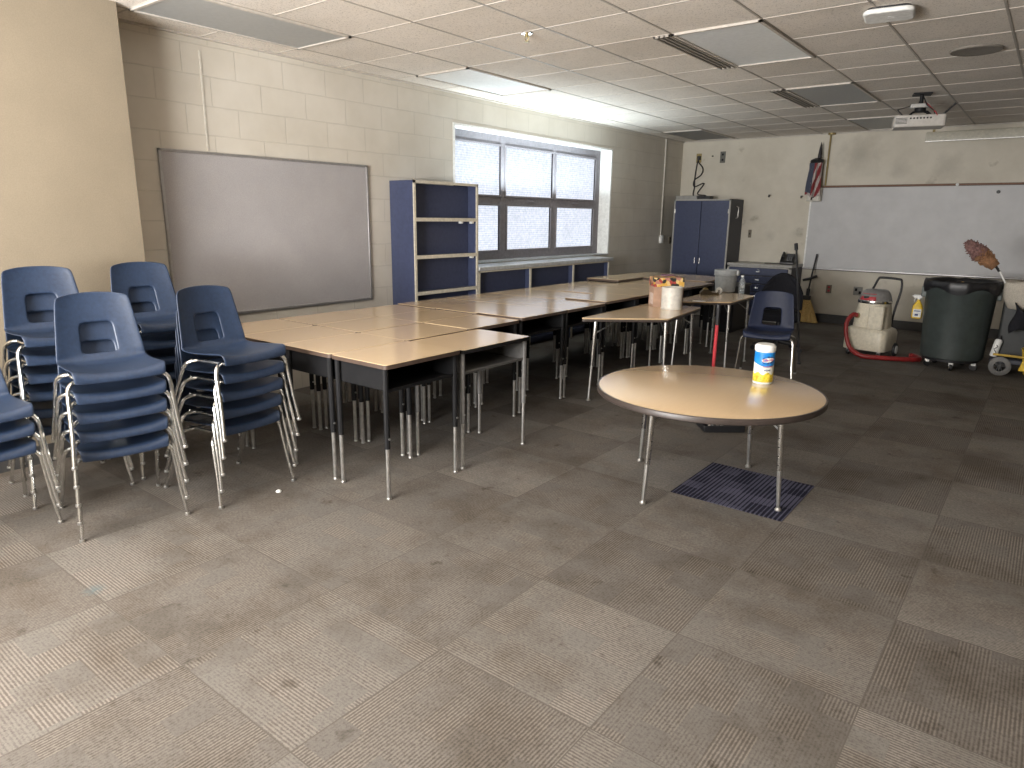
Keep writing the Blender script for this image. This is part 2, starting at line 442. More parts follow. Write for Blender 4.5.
# ---- window 1 (left wall)
win = bpy.data.objects.new('window_1', None); COL.objects.link(win); win['kind'] = 'structure'
FX = -5.185
f = MB()
UP = [(5.60, 6.405), (6.50, 7.455), (7.535, 8.49)]; LOW = [(5.61, 6.385), (6.53, 7.425), (7.565, 8.465)]
PANES = [(a, b, 1.722, 2.262) for a, b in UP]+[(a, b, 1.098, 1.602) for a, b in LOW]
for cols, z0, z1 in ((UP, 1.66, WZ1), (LOW, WZ0, 1.66)):
    e = [WY0]+[q for c in cols for q in c]+[WY1]
    for a, b in zip(e[::2], e[1::2]): f.box((FX-.022, a, z0), (FX, b, z1))
for z0, z1 in ((WZ0, 1.098), (1.602, 1.722), (2.262, WZ1)): f.box((FX-.022, WY0, z0), (FX-.004, WY1, z1))
for (a, b, z0, z1) in PANES:   # inner sash rims
    for q in ((a-.024, z0, a, z1), (b, z0, b+.024, z1), (a-.024, z0-.02, b+.024, z0), (a-.024, z1, b+.024, z1+.02)):
        f.box((FX-.022, q[0], q[1]), (FX+.010, q[2], q[3]))
f.build('window_frame', M_frame, win, bevel=.003)
for (a, b, z0, z1) in PANES:
    if True:
        MB().box((FX-.026, a, z0), (FX-.022, b, z1)).build('window_pane', plain('clear_glass', (.9, .95, .95), .03, **{'Transmission Weight': 1., 'IOR': 1.02}), win, smooth=False)
        # closed slats of the blind hanging outside the glass
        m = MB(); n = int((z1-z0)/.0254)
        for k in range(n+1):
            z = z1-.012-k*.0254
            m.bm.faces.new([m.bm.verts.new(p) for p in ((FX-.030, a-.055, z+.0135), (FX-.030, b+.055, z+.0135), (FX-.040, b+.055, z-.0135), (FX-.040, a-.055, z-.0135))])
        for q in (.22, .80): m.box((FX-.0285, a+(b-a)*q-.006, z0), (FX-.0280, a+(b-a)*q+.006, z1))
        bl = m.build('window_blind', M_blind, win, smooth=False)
for y in (6.98, 8.0):
    MB().box((FX-.004, y-.05, 1.655), (FX+.012, y+.05, 1.672)).tube([(FX+.012, y-.04, 1.665), (FX+.03, y-.01, 1.668), (FX+.03, y+.05, 1.655)], .007).build('window_latch', M_frame, win)
mb = MB().box((FX-.05, WY0-.001, WZ1-.004), (XL+.004, WY1+.001, WZ1+.02)).box((FX-.05, WY1-.004, WZ0), (XL+.004, WY1+.03, WZ1+.02)).box((FX-.05, WY0-.03, WZ0), (XL+.004, WY0+.004, WZ1+.02))
mb.build('window_reveal', M_white, win, smooth=False)
mb = MB().box((FX, WY0, WZ0-.002), (XL+.02, WY1, WZ0+.012)); mb.build('window_sill', M_sill, win, smooth=False)
# window behind the camera, that lets the main daylight in
w2 = bpy.data.objects.new('window_2', None); COL.objects.link(w2); w2['kind'] = 'structure'
mb = MB()
for x in (-4.25, -3.25, -2.25, -1.25): mb.box((x, YR-.12, .85), (x+.05, YR-.06, 2.45))
for z in (.85, 2.40): mb.box((-4.25, YR-.12, z), (-1.2, YR-.06, z+.05))
mb.build('window_frame', M_frame, w2, smooth=False)

# ================================================================== CEILING THINGS
def ceiling_light(x, y, ln, label, m):
    t = thing('ceiling_light', label, 'ceiling light', (x, y, HC), 0, 'recessed ceiling lights, switched off')
    W, L, b = .61, ln, .022
    fr = MB()
    for a, c in (((-W/2, -L/2), (W/2, -L/2+b)), ((-W/2, L/2-b), (W/2, L/2)), ((-W/2, -L/2), (-W/2+b, L/2)), ((W/2-b, -L/2), (W/2, L/2))): fr.box((a[0], a[1], -.014), (c[0], c[1], 0))
    fr.build('frame', M_tbarl, t, smooth=False)
    d = MB().box((-W/2+b, -L/2+b, -.006), (W/2-b, L/2-b, -.002)); d.build('diffuser', m, t, smooth=False)
    return t
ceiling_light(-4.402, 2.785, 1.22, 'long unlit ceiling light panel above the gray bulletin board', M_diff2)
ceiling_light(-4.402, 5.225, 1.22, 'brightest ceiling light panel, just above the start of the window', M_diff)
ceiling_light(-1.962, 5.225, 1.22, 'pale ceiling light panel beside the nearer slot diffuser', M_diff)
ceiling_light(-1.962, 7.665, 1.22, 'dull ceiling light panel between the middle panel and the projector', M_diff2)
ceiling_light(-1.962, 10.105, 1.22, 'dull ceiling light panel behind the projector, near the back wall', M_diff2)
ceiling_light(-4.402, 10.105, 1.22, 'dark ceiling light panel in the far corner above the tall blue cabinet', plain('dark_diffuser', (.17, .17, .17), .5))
def slot(x, y, label):
    t = thing('slot_diffuser', label, 'air vent', (x, y, HC), 0, 'slot air diffusers')
    b = MB()
    for k in (-.055, -.018, .018, .055): b.box((k-.006, -.61, -.016), (k+.006, .61, 0))
    b.box((-.061, -.61, -.016), (.061, -.60, 0)).box((-.061, .60, -.016), (.061, .61, 0)); b.build('frame', M_tbar, t, smooth=False)
    MB().box((-.055, -.6, -.004), (.055, .6, -.002)).build('slot', M_black, t, smooth=False)
slot(-2.335, 5.225, 'dark slot air diffuser along the pale middle ceiling light')
slot(-2.335, 7.665, 'dark slot air diffuser along the dull ceiling light before the projector')
t = thing('ceiling_speaker', 'round perforated speaker flush in the ceiling, right of the white access point', 'speaker', (-.672, 6.28, HC))
MB().lathe([(0, -.008), (.135, -.008), (.15, -.011), (.16, -.008), (.16, 0)], seg=40).build('grille', M_grill, t)
MB().lathe([(.150, -.012), (.158, -.014), (.166, -.008), (.166, 0)], seg=40).build('rim', M_grill, t)
# access point: squarish white plate with bowed sides
t = thing('wireless_access_point', 'white rounded square access point stuck to the ceiling', 'access point', (-.99, 4.87, HC), math.radians(8))
MB().prism(rrect(.23, .23, .045), -.012, 0).build('mount', M_blackpl, t, bevel=.003)
MB().prism(rrect(.27, .25, .055, 8), -.038, -.010).build('body', M_white, t, bevel=.012, segs=3)
MB().prism([(.018, -.02), (-.004, .025), (-.026, -.02), (-.016, -.02), (-.004, .004), (.008, -.02)], -.0395, -.0375).xform(Matrix.Rotation(math.radians(160), 4, 'Z')).build('emblem', plain('bright_mark', (.9, .9, .9), .3), t, smooth=False)
# sprinkler
t = thing('sprinkler', 'small metal sprinkler head under the pale ceiling tiles', 'sprinkler', (-3.05, 4.04, HC))
MB().lathe([(0, -.006), (.038, -.006), (.042, 0)], seg=24).build('escutcheon', M_chrome, t)
MB().lathe([(0, -.03), (.012, -.03), (.012, 0)], seg=12).tube([(-.012, 0, -.02), (-.016, 0, -.035), (0, 0, -.055)], .003, 6).tube([(.012, 0, -.02), (.016, 0, -.035), (0, 0, -.055)], .003, 6).build('body', M_brass, t)
MB().lathe([(0, -.058), (.018, -.058), (.018, -.055), (0, -.055)], seg=16).build('deflector', M_brass, t)

# projector
t = thing('projector', 'white projector hanging from the ceiling on a black mount', 'projector', (-1.25, 8.05, 2.37), math.radians(14))
MB().prism(rrect(.44, .30, .035), 0, .11).build('body', plain('projector_white', (.50, .475, .44), .45), t, bevel=.010)
m = MB()
for i in range(5): m.box((-.21, -.1505, .03+.012*i), (-.11, -.1515, .035+.012*i))
m.build('vent', M_black, t, smooth=False)
MB().lathe([(0, 0), (.035, 0), (.040, .012), (.045, .02), (.045, .0)], seg=24).xform(Matrix.Translation((.12, .15, .055)) @ Matrix.Rotation(-PI/2, 4, 'X')).build('lens', M_black, t)
m = MB()
for x, y in ((-.10, -.05), (.10, -.05), (-.10, .08), (.10, .08)): m.tube([(x, y, .11), (x*.6, y*.6, .15), (0, 0, .165)], .008, 6)
m.lathe([(0, .15), (.05, .15), (.05, .185), (0, .185)], seg=16).tube([(0, 0, .18), (0, 0, .315)], .018, 10).box((-.08, -.08, .305), (.08, .08, .318)).build('mount', M_black, t)
MB().box((-.09, -.05, .185), (.07, .05, .225)).build('bracket', M_steel, t, bevel=.004)
m = MB()
for k in range(7): m.box((-.09+.028*k, -.1515, .07), (-.075+.028*k, -.1495, .085))
m.build('socket_panel', M_black, t, smooth=False)
MB().tube([(-.15, -.10, .11), (-.2, -.07, .17), (-.12, 0, .2), (-.02, .0, .23), (0, .02, .30)], .005, 6).tube([(.12, -.13, .10), (.10, -.16, .14), (.04, -.1, .2), (.02, 0, .28)], .005, 6).build('cable', M_blackpl, t)
MB().tube([(.14, -.14, .09), (.12, -.17, .12), (.07, -.12, .18), (.03, -.02, .24)], .005, 6).build('cable', M_red, t)
MB().tube([(.19, -.02, .11), (.29, -.05, .215)], .009, 8).build('antenna', M_blackpl, t)

# ================================================================== LEFT WALL THINGS
t = thing('bulletin_board', 'large gray fabric bulletin board on the block wall', 'bulletin board', (XL, 3.33, 1.31))
L, Hh = 1.86, 1.205
MB().box((.004, -L/2+.01, -Hh/2+.01), (.016, L/2-.01, Hh/2-.01)).build('panel', M_board, t, smooth=False)
fr = MB()
for a, b in (((-L/2, -Hh/2), (L/2, -Hh/2+.022)), ((-L/2, Hh/2-.018), (L/2, Hh/2)), ((-L/2, -Hh/2), (-L/2+.018, Hh/2)), ((L/2-.018, -Hh/2), (L/2, Hh/2))): fr.box((.002, a[0], a[1]), (.026, b[0], b[1]))
fr.build('frame', M_alu, t, bevel=.003)

# tall open bookshelf
t = thing('bookshelf', 'tall blue bookshelf with cream edges at the left of the window', 'bookshelf', (-4.84, 4.975, 0))
d, W, Hb = .16, .45, 1.79
MB().box((-d, -W, 0), (d-.012, -W+.022, Hb)).box((-d, W-.022, 0), (d-.012, W, Hb)).build('side_panel', M_bluelam, t, smooth=False)
MB().box((-d, -W, Hb), (d-.012, W, Hb+.004)).build('top_panel', M_bluelam, t, smooth=False)
MB().box((-d+.19, -W+.022, .05), (-d+.20, W-.022, Hb-.02)).build('back_panel', M_bluein, t, smooth=False)
for z in (.08, .41, .745, 1.085, 1.43):
    s_ = MB().box((-d+.01, -W+.022, z), (d-.012, W-.022, z+.028)).build('shelf', M_bluein, t, smooth=False)
    MB().box((d-.012, -W+.022, z-.002), (d+.001, W-.022, z+.031)).build('shelf_edge', M_cream, s_, smooth=False)
m = MB()
for a, b in (((-W, 0), (-W+.026, Hb+.004)), ((W-.026, 0), (W, Hb+.004)), ((-W, Hb-.02), (W, Hb+.004))): m.box((d-.012, a[0], a[1]), (d, b[0], b[1]))
m.build('edge_trim', M_cream, t, smooth=False)
m = MB()
for z, y in ((1.43, W-.06), (1.43, W-.22), (1.085, W-.06)): m.box((d-.06, y-.012, z-.022), (d-.02, y+.012, z))
m.build('shelf_clip', M_white, t, smooth=False)

# low shelving under the window and its metal counter
t = thing('low_shelf_unit', 'low blue three-bay shelf unit under the window', 'cabinet', (-4.84, 6.775, 0))
W = 1.345; Hb = .925
for y in (-W, -.441, .457, W-.02): MB().box((-d, y, 0), (d-.012, y+.02, Hb)).build('upright', M_bluelam, t, smooth=False)
MB().box((-d+.24, -W, .02), (-d+.25, W, Hb)).build('back_panel', M_bluein, t, smooth=False)
MB().box((-d, -W, Hb-.02), (d-.012, W, Hb)).build('top_panel', M_bluein, t, smooth=False)
for z in (.07, .50): MB().box((-d+.01, -W+.02, z), (d-.03, W-.02, z+.025)).build('shelf', M_bluein, t, smooth=False)
m = MB()
for y in (-W, -.445, .453, W-.028): m.box((d-.012, y, 0), (d, y+.028, Hb))
m.box((d-.012, -W, Hb-.016), (d, W, Hb)).build('edge_trim', M_cream, t, smooth=False)
o = MB().prism([(-.17, -1.345), (.175, -1.345), (.175, 1.42), (-.17, 1.42)], 0, .042).build('window_counter', M_sill, None, bevel=.006)
o.location = (-4.84, 6.775, .926); tag(o, 'long shiny metal counter lying on the low blue shelves under the window', 'counter')

t = thing('wall_conduit', 'white surface conduit running down the block wall to a small box', 'conduit', (XL, 10.257, 0))
MB().box((0, -.012, 1.22), (.018, .012, HC-.01)).build('raceway', M_conduit, t, bevel=.003)
MB().box((0, -.035, 1.10), (.045, .035, 1.22)).prism([(-.0, -.035), (.04, -.035), (.04, .035), (0, .035)], 1.20, 1.225).build('outlet_box', M_white, t, bevel=.005)
def plate(name, label, cat, loc, axis, w, h, m, holes, group=None, mh=None):
    t = thing(name, label, cat, loc, 0 if axis == 'y' else -PI/2, group)
    MB().box((-w/2, -.008, -h/2), (w/2, 0, h/2)).build('cover_plate', m, t, bevel=.002)
    k = MB()
    for (x, z, a, b) in holes: k.box((x-a/2, -.0105, z-b/2), (x+a/2, -.004, z+b/2))
    k.build('socket', mh or M_black, t, smooth=False)
    return t
M_plate = plain('brown_plate', (.17, .14, .10), .5)
t = thing('wall_outlet', 'small dark outlet plate low on the block wall beside the tall cabinet', 'outlet', (XL, 10.62, 1.14), PI/2)
MB().box((-.035, -.008, -.057), (.035, 0, .057)).build('cover_plate', M_plate, t, bevel=.002)
MB().box((-.014, -.0105, .01), (.014, -.004, .038)).box((-.014, -.0105, -.038), (.014, -.004, -.01)).build('socket', M_black, t, smooth=False)

# ================================================================== BACK WALL THINGS
plate('wall_outlet', 'brown outlet plate on the back wall left of the other low outlet', 'outlet', (-2.55, YB, .50), 'y', .075, .12, M_plate, ((0, .025, .034, .03), (0, -.025, .034, .03)), 'outlets low on the back wall', M_red)
plate('wall_outlet', 'gray outlet plate on the back wall behind the wet vacuum', 'outlet', (-2.155, YB, .495), 'y', .12, .12, plain('gray_plate', (.25, .24, .22), .5), ((-.025, .02, .03, .04), (.028, -.02, .03, .04)), 'outlets low on the back wall')
plate('switch_plate', 'dark steel plate high on the back wall above the tall blue cabinet', 'wall plate', (-4.335, YB, 2.43), 'y', .085, .17, plain('steel_plate', (.13, .125, .11), .4, .5), ((0, .04, .03, .03), (0, -.04, .03, .03)))
plate('wall_plate', 'small plain plate on the back wall left of the steel plate', 'wall plate', (-4.50, YB, 2.452), 'y', .07, .045, M_cream, ((0, 0, .03, .02),))
plate('wall_switch', 'narrow light switch on the back wall right of the tall cabinet', 'light switch', (-3.80, YB, 1.27), 'y', .05, .12, M_plate, ((0, 0, .012, .03),))
for x, z, lab in ((-3.56, 1.836, 'small dark wall hook between the tall cabinet and the flag'), (-3.085, 1.817, 'small dark wall hook just left of the flag holder')):
    t = thing('wall_hook', lab, 'hook', (x, YB, z), 0, 'hooks on the back wall')
    MB().box((-.012, -.006, -.02), (.012, 0, .02)).build('hook_base', M_blackpl, t, bevel=.002)
    MB().tube([(0, -.004, .0), (0, -.03, -.012), (.02, -.05, .004), (.035, -.05, .014)], .008, 8).build('hook_arm', M_blackpl, t)
# bracket and cables
t = thing('cable_outlet', 'open wall box with black cables hanging to the cabinet top', 'cable', (-4.72, YB, 2.43))
MB().box((-.05, -.012, -.07), (.035, 0, .07)).build('wall_box', M_brass, t, bevel=.003)
zig = [(-.015, -.02, .02), (.0, -.03, -.06), (.08, -.03, -.16), (.06, -.035, -.26), (-.05, -.03, -.34), (-.04, -.03, -.44), (.12, -.03, -.39), (.02, -.03, -.55), (.16, -.04, -.58), (.20, -.05, -.636)]
def smooth_path(p, n=5):
    p = [Vector(q) for q in p]; out = []
    for i in range(len(p)-1):
        a, b, c, d_ = p[max(i-1, 0)], p[i], p[i+1], p[min(i+2, len(p)-1)]
        for k in range(n):
            s = k/n; out.append(.5*((2*b)+(c-a)*s+(2*a-5*b+4*c-d_)*s*s+(3*b-a-3*c+d_)*s**3))
    return out+[p[-1]]
MB().tube(smooth_path(zig), .009, 6).build('cable', M_blackpl, t)
MB().tube(smooth_path([(-.01, -.02, 0), (-.03, -.03, -.15), (-.045, -.03, -.33), (-.04, -.03, -.45), (-.05, -.04, -.55), (-.02, -.05, -.636)]), .009, 6).build('cable', M_blackpl, t)
MB().lathe([(0, -.03), (.03, -.03), (.03, .03), (0, .03)], (0, -.02, 0), 14).build('plug', M_blackpl, t)

# tall cabinet
t = thing('tall_cabinet', 'tall blue two-door cabinet in the far corner', 'cabinet', (-4.392, 10.62, 0))
W, D, Hb = .455, .27, 1.78
MB().box((-W, -D+.02, 0), (W, D, Hb)).build('body', M_cab_dark, t, bevel=.003)
m = MB()
for a, b in (((-W, 0), (-W+.022, Hb)), ((W-.022, 0), (W, Hb)), ((-W, Hb-.022), (W, Hb)), ((-W, 0), (W, .08))): m.box((a[0], -D, a[1]), (b[0], -D+.02, b[1]))
m.build('edge_trim', M_counter, t, smooth=False)
for s_ in (-1, 1):
    x0, x1 = ((-W+.024, -.004), (.004, W-.024))[s_ > 0]
    dr = MB().box((x0, -D-.004, .084), (x1, -D+.015, Hb-.026)).build('door', M_bluelam, t, bevel=.003)
    x = s_*.04
    MB().tube([(x, -D-.004, .80), (x, -D-.03, .805), (x, -D-.03, .895), (x, -D-.004, .90)], .006, 8).build('handle', M_chrome, dr)
    for z in (.25, 1.6): MB().tube([((x0 if s_ < 0 else x1), -D-.006, z-.03), ((x0 if s_ < 0 else x1), -D-.006, z+.03)], .007, 8).build('hinge', M_steel, dr)
MB().tube([(W, -.02, 1.50), (W+.03, -.02, 1.51), (W+.035, -.02, 1.66), (W, -.02, 1.68)], .006, 8).build('side_hook', M_steel, t)
o = MB().prism(rrect(.36, .22, .02), 0, .055).build('metal_box', plain('gray_device', (.30, .295, .28), .5), None, bevel=.004); o.location = (-4.70, 10.55, 1.781)
tag(o, 'flat gray box lying on the left of the tall cabinet top', 'box')
t = thing('cable_box', 'flat black cable box on top of the tall cabinet, under the hanging cables', 'box', (-4.42, 10.55, 1.781))
MB().prism(rrect(.20, .16, .01), .004, .05).build('casing', M_blackpl, t, bevel=.003)
MB().box((-.07, -.0815, .018), (.03, -.079, .036)).build('front_panel', plain('dark_panel', (.03, .03, .035), .2), t, smooth=False)
m = MB()
for x in (-.08, .08):
    for y in (-.06, .06): m.lathe([(0, 0), (.008, 0), (.008, .005), (0, .005)], (x, y, 0), 8)
m.build('rubber_foot', M_blackpl, t)

# drawer cabinet
t = thing('drawer_cabinet', 'low blue drawer cabinet with a gray counter top beside the tall cabinet', 'cabinet', (-3.432, 10.62, 0))
W = .475; D = .27
MB().box((-W, -D+.02, 0), (W, D-.005, .805)).build('body', M_cab_dark, t, smooth=False)
MB().box((-W-.005, -D-.01, .806), (W+.01, D-.003, .845)).build('counter_top', M_counter, t, bevel=.004)
m = MB()
for a, b in (((-W, 0), (-W+.03, .805)), ((W-.045, 0), (W, .805)), ((-W, .785), (W, .805)), ((-W, 0), (W, .07))): m.box((a[0], -D, a[1]), (b[0], -D+.02, b[1]))
m.build('edge_trim', M_counter, t, smooth=False)
z = .785
for k in range(6):
    h = .119
    dr = MB().box((-W+.034, -D-.004, z-h+.012), (W-.05, -D+.015, z-.004)).build('drawer', M_bluelam, t, bevel=.003)
    MB().tube([(-.03, -D-.004, z-.05), (-.025, -D-.022, z-.055), (.025, -D-.022, z-.055), (.03, -D-.004, z-.05)], .005, 6).box((-.012, -D-.008, z-.03), (.012, -D-.003, z-.018)).build('handle', M_chrome, dr)
    z -= h
# telephone
t = thing('telephone', 'black desk telephone on the gray counter', 'telephone', (-3.10, 10.62, .846), math.radians(8))
MB().prism([(-.10, 0), (.10, 0), (.10, .035), (-.06, .14), (-.10, .14)], -.10, .10).xform(Matrix.Rotation(PI/2, 4, 'X') @ Matrix.Identity(4)).xform(Matrix.Rotation(-PI/2, 4, 'Z')).build('base', M_blackpl, t, bevel=.008)
MB().tube([(-.075, -.04, .09), (-.075, .0, .13), (-.075, .06, .165), (-.075, .09, .15)], [.022, .014, .014, .022], 10).build('handset', M_blackpl, t)
m = MB()
for i in range(3):
    for j in range(4): m.box((-.01+.027*i, -.075+.0235*j, .052+.0150*j), (.008+.027*i, -.06+.0235*j, .068+.0150*j))
m.build('keypad', plain('gray_keys', (.03, .03, .032), .5), t)
MB().box((-.02, .02, .115), (.08, .075, .15)).build('screen', plain('phone_screen', (.02, .02, .025), .6), t)
o = MB().tube(smooth_path([(-3.38, 10.44, .853), (-3.30, 10.47, .853), (-3.24, 10.45, .853), (-3.16, 10.49, .853), (-3.13, 10.51, .853)]), .007, 6).xform(Matrix.Rotation(math.radians(-8), 4, 'Z') @ Matrix.Translation((3.10, -10.62, -.846))).build('telephone_cord', M_blackpl, t)

# whiteboard with its rail
t = thing('whiteboard', 'wide gray-white marker board across the back wall', 'whiteboard', (0, YB, 0))
MB().box((-2.93, -.016, .80), (2.6, -.002, 1.94)).build('writing_surface', M_wb, t, smooth=False)
MB().box((-2.952, -.022, .785), (-2.93, 0, 1.95)).build('side_frame', M_white, t, bevel=.002)
MB().box((-2.952, -.06, .780), (2.6, 0, .80)).build('marker_tray', M_alu, t, bevel=.004)
MB().box((-2.952, -.064, .772), (2.6, -.0, .7805)).build('tray_lip', M_edge, t, smooth=False)
r_ = MB().box((-2.80, -.026, 1.942), (2.6, 0, 1.972)).build('map_rail', M_rail, t, bevel=.003)
MB().box((-2.80, -.028, 1.957), (2.6, -.012, 1.966)).build('cork_strip', plain('cork', (.22, .11, .06), .8), r_, smooth=False)
MB().lathe([(0, 0), (.018, 0), (.018, .022), (0, .03)], seg=14).xform(Matrix.Translation((-1.135, -.026, 1.957)) @ Matrix.Rotation(PI/2, 4, 'X')).build('rail_clip', M_white, t)
o = MB().lathe([(0, 0), (.022, 0), (.022, .012), (0, .016)], seg=16).xform(Matrix.Rotation(PI/2, 4, 'X')).build('board_magnet', M_blackpl, None); o.location = (-.68, YB-.016, 1.86)
tag(o, 'small black magnet stuck high on the whiteboard', 'magnet')

# projection screen case
t = thing('projection_screen', 'long beige rolled-up projection screen case at the top of the back wall', 'projection screen', (-1.56, YB, 2.50))
MB().prism([(-.16, .0), (-.05, .0), (-.05, .03), (-.06, .115), (-.14, .115), (-.16, .08)], 0, 2.44).xform(Matrix.Rotation(PI/2, 4, 'Y') @ Matrix.Rotation(PI/2, 4, 'Z')).xform(Matrix.Translation((0, 0, 0))).build('case', plain('screen_case', (.50, .475, .40), .45), t, bevel=.006)
MB().box((0, -.17, -.008), (2.44, -.12, .004)).build('pull_bar', M_steel, t, bevel=.003)
for x in (.05, 2.36):
    MB().box((x, -.10, .10), (x+.03, 0, .12)).box((x, -.012, .05), (x+.03, 0, .17)).tube([(x+.015, -.06, .115), (x+.015, -.06, .185)], .006, 6).build('wall_bracket', M_brass, t)

# yellowed conduit and flag
t = thing('ceiling_conduit', 'thin yellowed pipe from the ceiling down behind the flag', 'pipe', (-2.765, YB, 0))
MB().tube([(0, -.02, 1.975), (0, -.02, 2.66), (.004, -.03, 2.68)], .012, 8).build('pipe', M_brass, t)
MB().lathe([(0, 2.665), (.05, 2.665), (.05, 2.688), (0, 2.688)], (0.02, -.05, 0), 16).build('flange', M_brass, t)
t = thing('wall_flag', 'furled stars-and-stripes flag on a dark pole in a white wall holder', 'flag', (-2.885, YB-.12, 1.75))
MB().prism(rrect(.20, .12, .04), 0, .20).xform(Matrix.Translation((0, .055, 0))).build('holder', M_offwhite, t, bevel=.015)
MB().box((-.032, -.008, .05), (.012, -.003, .13)).build('holder_slot', M_black, t, smooth=False)
MB().tube([(-.02, -.02, .02), (.015, -.01, .55), (.035, 0, .78)], .012, 8).build('pole', plain('dark_pole', (.03, .02, .015), .4), t)
MB().lathe([(.0, .0), (.030, .0), (.028, .04), (.018, .13), (.006, .2), (0, .22)], (.03, 0, .60), 12).build('finial', plain('dark_spear', (.02, .017, .02), .4), t)
MB().lathe([(0, .75-.23), (.085, .75-.23), (.095, .54), (.085, .565), (.03, .59), (0, .59)], (.0, .0, .01), 20).xform(Matrix.Rotation(math.radians(0), 4, 'X')).build('top_ring', M_blackpl, t)
def flag_surf(u, v):
    a = PI*(1.08+u*.84)+.0; k = .075+.02*math.sin(u*17)*(.4+v)+.010*math.cos(u*31+v*5)
    z = .535-v*.43-.05*math.sin(u*PI)*v
    return (k*1.15*math.cos(a), k*math.sin(a)*.9, z)
m = MB(); nu, nv = 48, 44
V = [[m.bm.verts.new(flag_surf(i/nu, j/nv)) for j in range(nv+1)] for i in range(nu+1)]
for i in range(nu):
    for j in range(nv):
        f_ = m.bm.faces.new([V[i][j], V[i+1][j], V[i+1][j+1], V[i][j+1]])
        u, v = (i+.5)/nu, (j+.5)/nv
        s = (u*1.15+v*.62)*5.4
        f_.material_index = 2 if (u < .47 - .10*v and v < .9) else int(s) % 2
M_fblue = plain('flag_blue', (.06, .068, .10), .85)
M_fred = plain('flag_red', (.20, .026, .03), .85); M_fwhite = plain('flag_white', (.44, .38, .36), .85)
fl = m.build('flag_cloth', [M_fwhite, M_fred, M_fblue], t, solid=.003)
m = MB()
for i, (u, v) in enumerate(((.10, .12), (.22, .20), (.34, .12), (.12, .32), (.26, .40), (.14, .52), (.30, .60), (.12, .72), (.24, .78))):
    p = Vector(flag_surf(u, v)); n = Vector((p.x, p.y, 0)).normalized(); p += n*.003
    a = n.cross(Vector((0, 0, 1)))
    pts = [p+(a*math.cos(q*PI/5+PI/2)+Vector((0, 0, 1))*math.sin(q*PI/5+PI/2))*(.009 if q % 2 == 0 else .004) for q in range(10)]
    m.bm.faces.new([m.bm.verts.new(q) for q in pts])
m.build('flag_stars', M_fwhite, fl, smooth=False)

# ================================================================== CHAIRS
def shell_fn(sc=1.):
    # profile (x forward, z up): front lip, seat, bend, back.  origin: midpoint of the front feet
    prof = [(-.012, .370), (-.0105, .384), (-.022, .402), (-.045, .406), (-.10, .402), (-.17, .396), (-.25, .391), (-.31, .390), (-.345, .394), (-.368, .405), (-.383, .424), (-.392, .448), (-.400, .48), (-.408, .52), (-.416, .56), (-.424, .60), (-.432, .64), (-.439, .675), (-.443, .70), (-.445, .712)]
    P = smooth_path([(a, 0, b) for a, b in prof], 2); n = len(P)-1
    def wid(t):      # half width along the profile
        key = [(0, .182), (.12, .190), (.40, .193), (.50, .191), (.60, .187), (.75, .174), (.90, .160), (.97, .153), (1, .142)]
        for (a, x), (b, y) in zip(key, key[1:]):
            if a <= t <= b: return x+(y-x)*(t-a)/(b-a)
    def fn(u, v):
        i = u*n; k = min(int(i), n-1); p = P[k].lerp(P[k+1], i-k); t = u
        s = 2*v-1; h = wid(t)
        x, z = p.x, p.z
        if t < .42: z += .020*abs(s)**3*math.sin(min(1, t/.12)*PI/2) - .006*(1-s*s)      # dished seat
        else:
            q = min(1, (t-.42)/.15)
            x += .034*abs(s)**2.2*q                                                       # wrap of the back
            z += (.020*abs(s)**3)*(1-q)
        if t > .93: z += .012*(1-abs(s)**2)*(t-.93)/.07 - .006*(abs(s)**6)
        return Vector((x, h*s, z))
    return fn, n
def make_shell(parent, mat):
    fn, n = shell_fn(); nu, nv = n, 20
    def tt(i): return i/nu
    m = MB(); V = [[m.bm.verts.new(fn(i/nu, j/nv)) for j in range(nv+1)] for i in range(nu+1)]
    # the hand hole in the back
    i0, i1, j0, j1 = round(nu*.565), round(nu*.775), 6, 14
    for i in range(nu):
        for j in range(nv):
            if i0 <= i < i1 and j0 <= j < j1: continue
            m.bm.faces.new([V[i][j], V[i+1][j], V[i+1][j+1], V[i][j+1]])
    for (i, j, a, b) in ((i0, j0, .35, .35), (i0, j1, .35, -.35), (i1, j0, -.35, .35), (i1, j1, -.35, -.35)):
        V[i][j].co = V[i][j].co.lerp((V[i+(1 if a > 0 else -1)][j].co+V[i][j+(1 if b > 0 else -1)].co)/2, .6)
    return m.build('seat_shell', mat, parent, solid=.007, subd=1, ang=180)
def make_chair(name, label, group, mat, glide=True):
    t = thing(name, label, 'chair', (0, 0, 0), 0, group)
    make_shell(t, mat)
    r = .0097
    m = MB()
    for s in (-1, 1): m.tube([(-.045, s*.155, .373), (-.33, s*.155, .362)], r, 8)
    for x, z in ((-.09, .368), (-.29, .361)): m.tube([(x, -.155, z), (x, .155, z)], r*.8, 8)
    m.build('seat_frame', M_chrome, t)
    for s in (-1, 1):
        L = MB().tube(bez((-.085, s*.145, .372), (-.060, s*.204, .375), (-.052, s*.208, .325), 7)+[Vector((-.02, s*.218, .14)), Vector((0, s*.230, .012))], r, 10).build('leg', M_chrome, t)
        MB().lathe([(0, 0), (.011, 0), (.0125, .006), (.0105, .014), (0, .014)], (0.001, s*.230, 0), 12).build('foot_glide', M_steel, L)
        R = MB().tube(bez((-.27, s*.145, .364), (-.315, s*.204, .370), (-.338, s*.208, .315), 7)+[Vector((-.434, s*.218, .13)), Vector((-.494, s*.230, .012))], r, 10).build('leg', M_chrome, t)
        MB().lathe([(0, 0), (.011, 0), (.0125, .006), (.0105, .014), (0, .014)], (-.495, s*.230, 0), 12).build('foot_glide', M_steel, R)
    return t
PITCH, SHIFT = .0945, .021
chair0 = make_chair('school_chair', '', 'stacked navy chairs', M_chair)
first = [True]
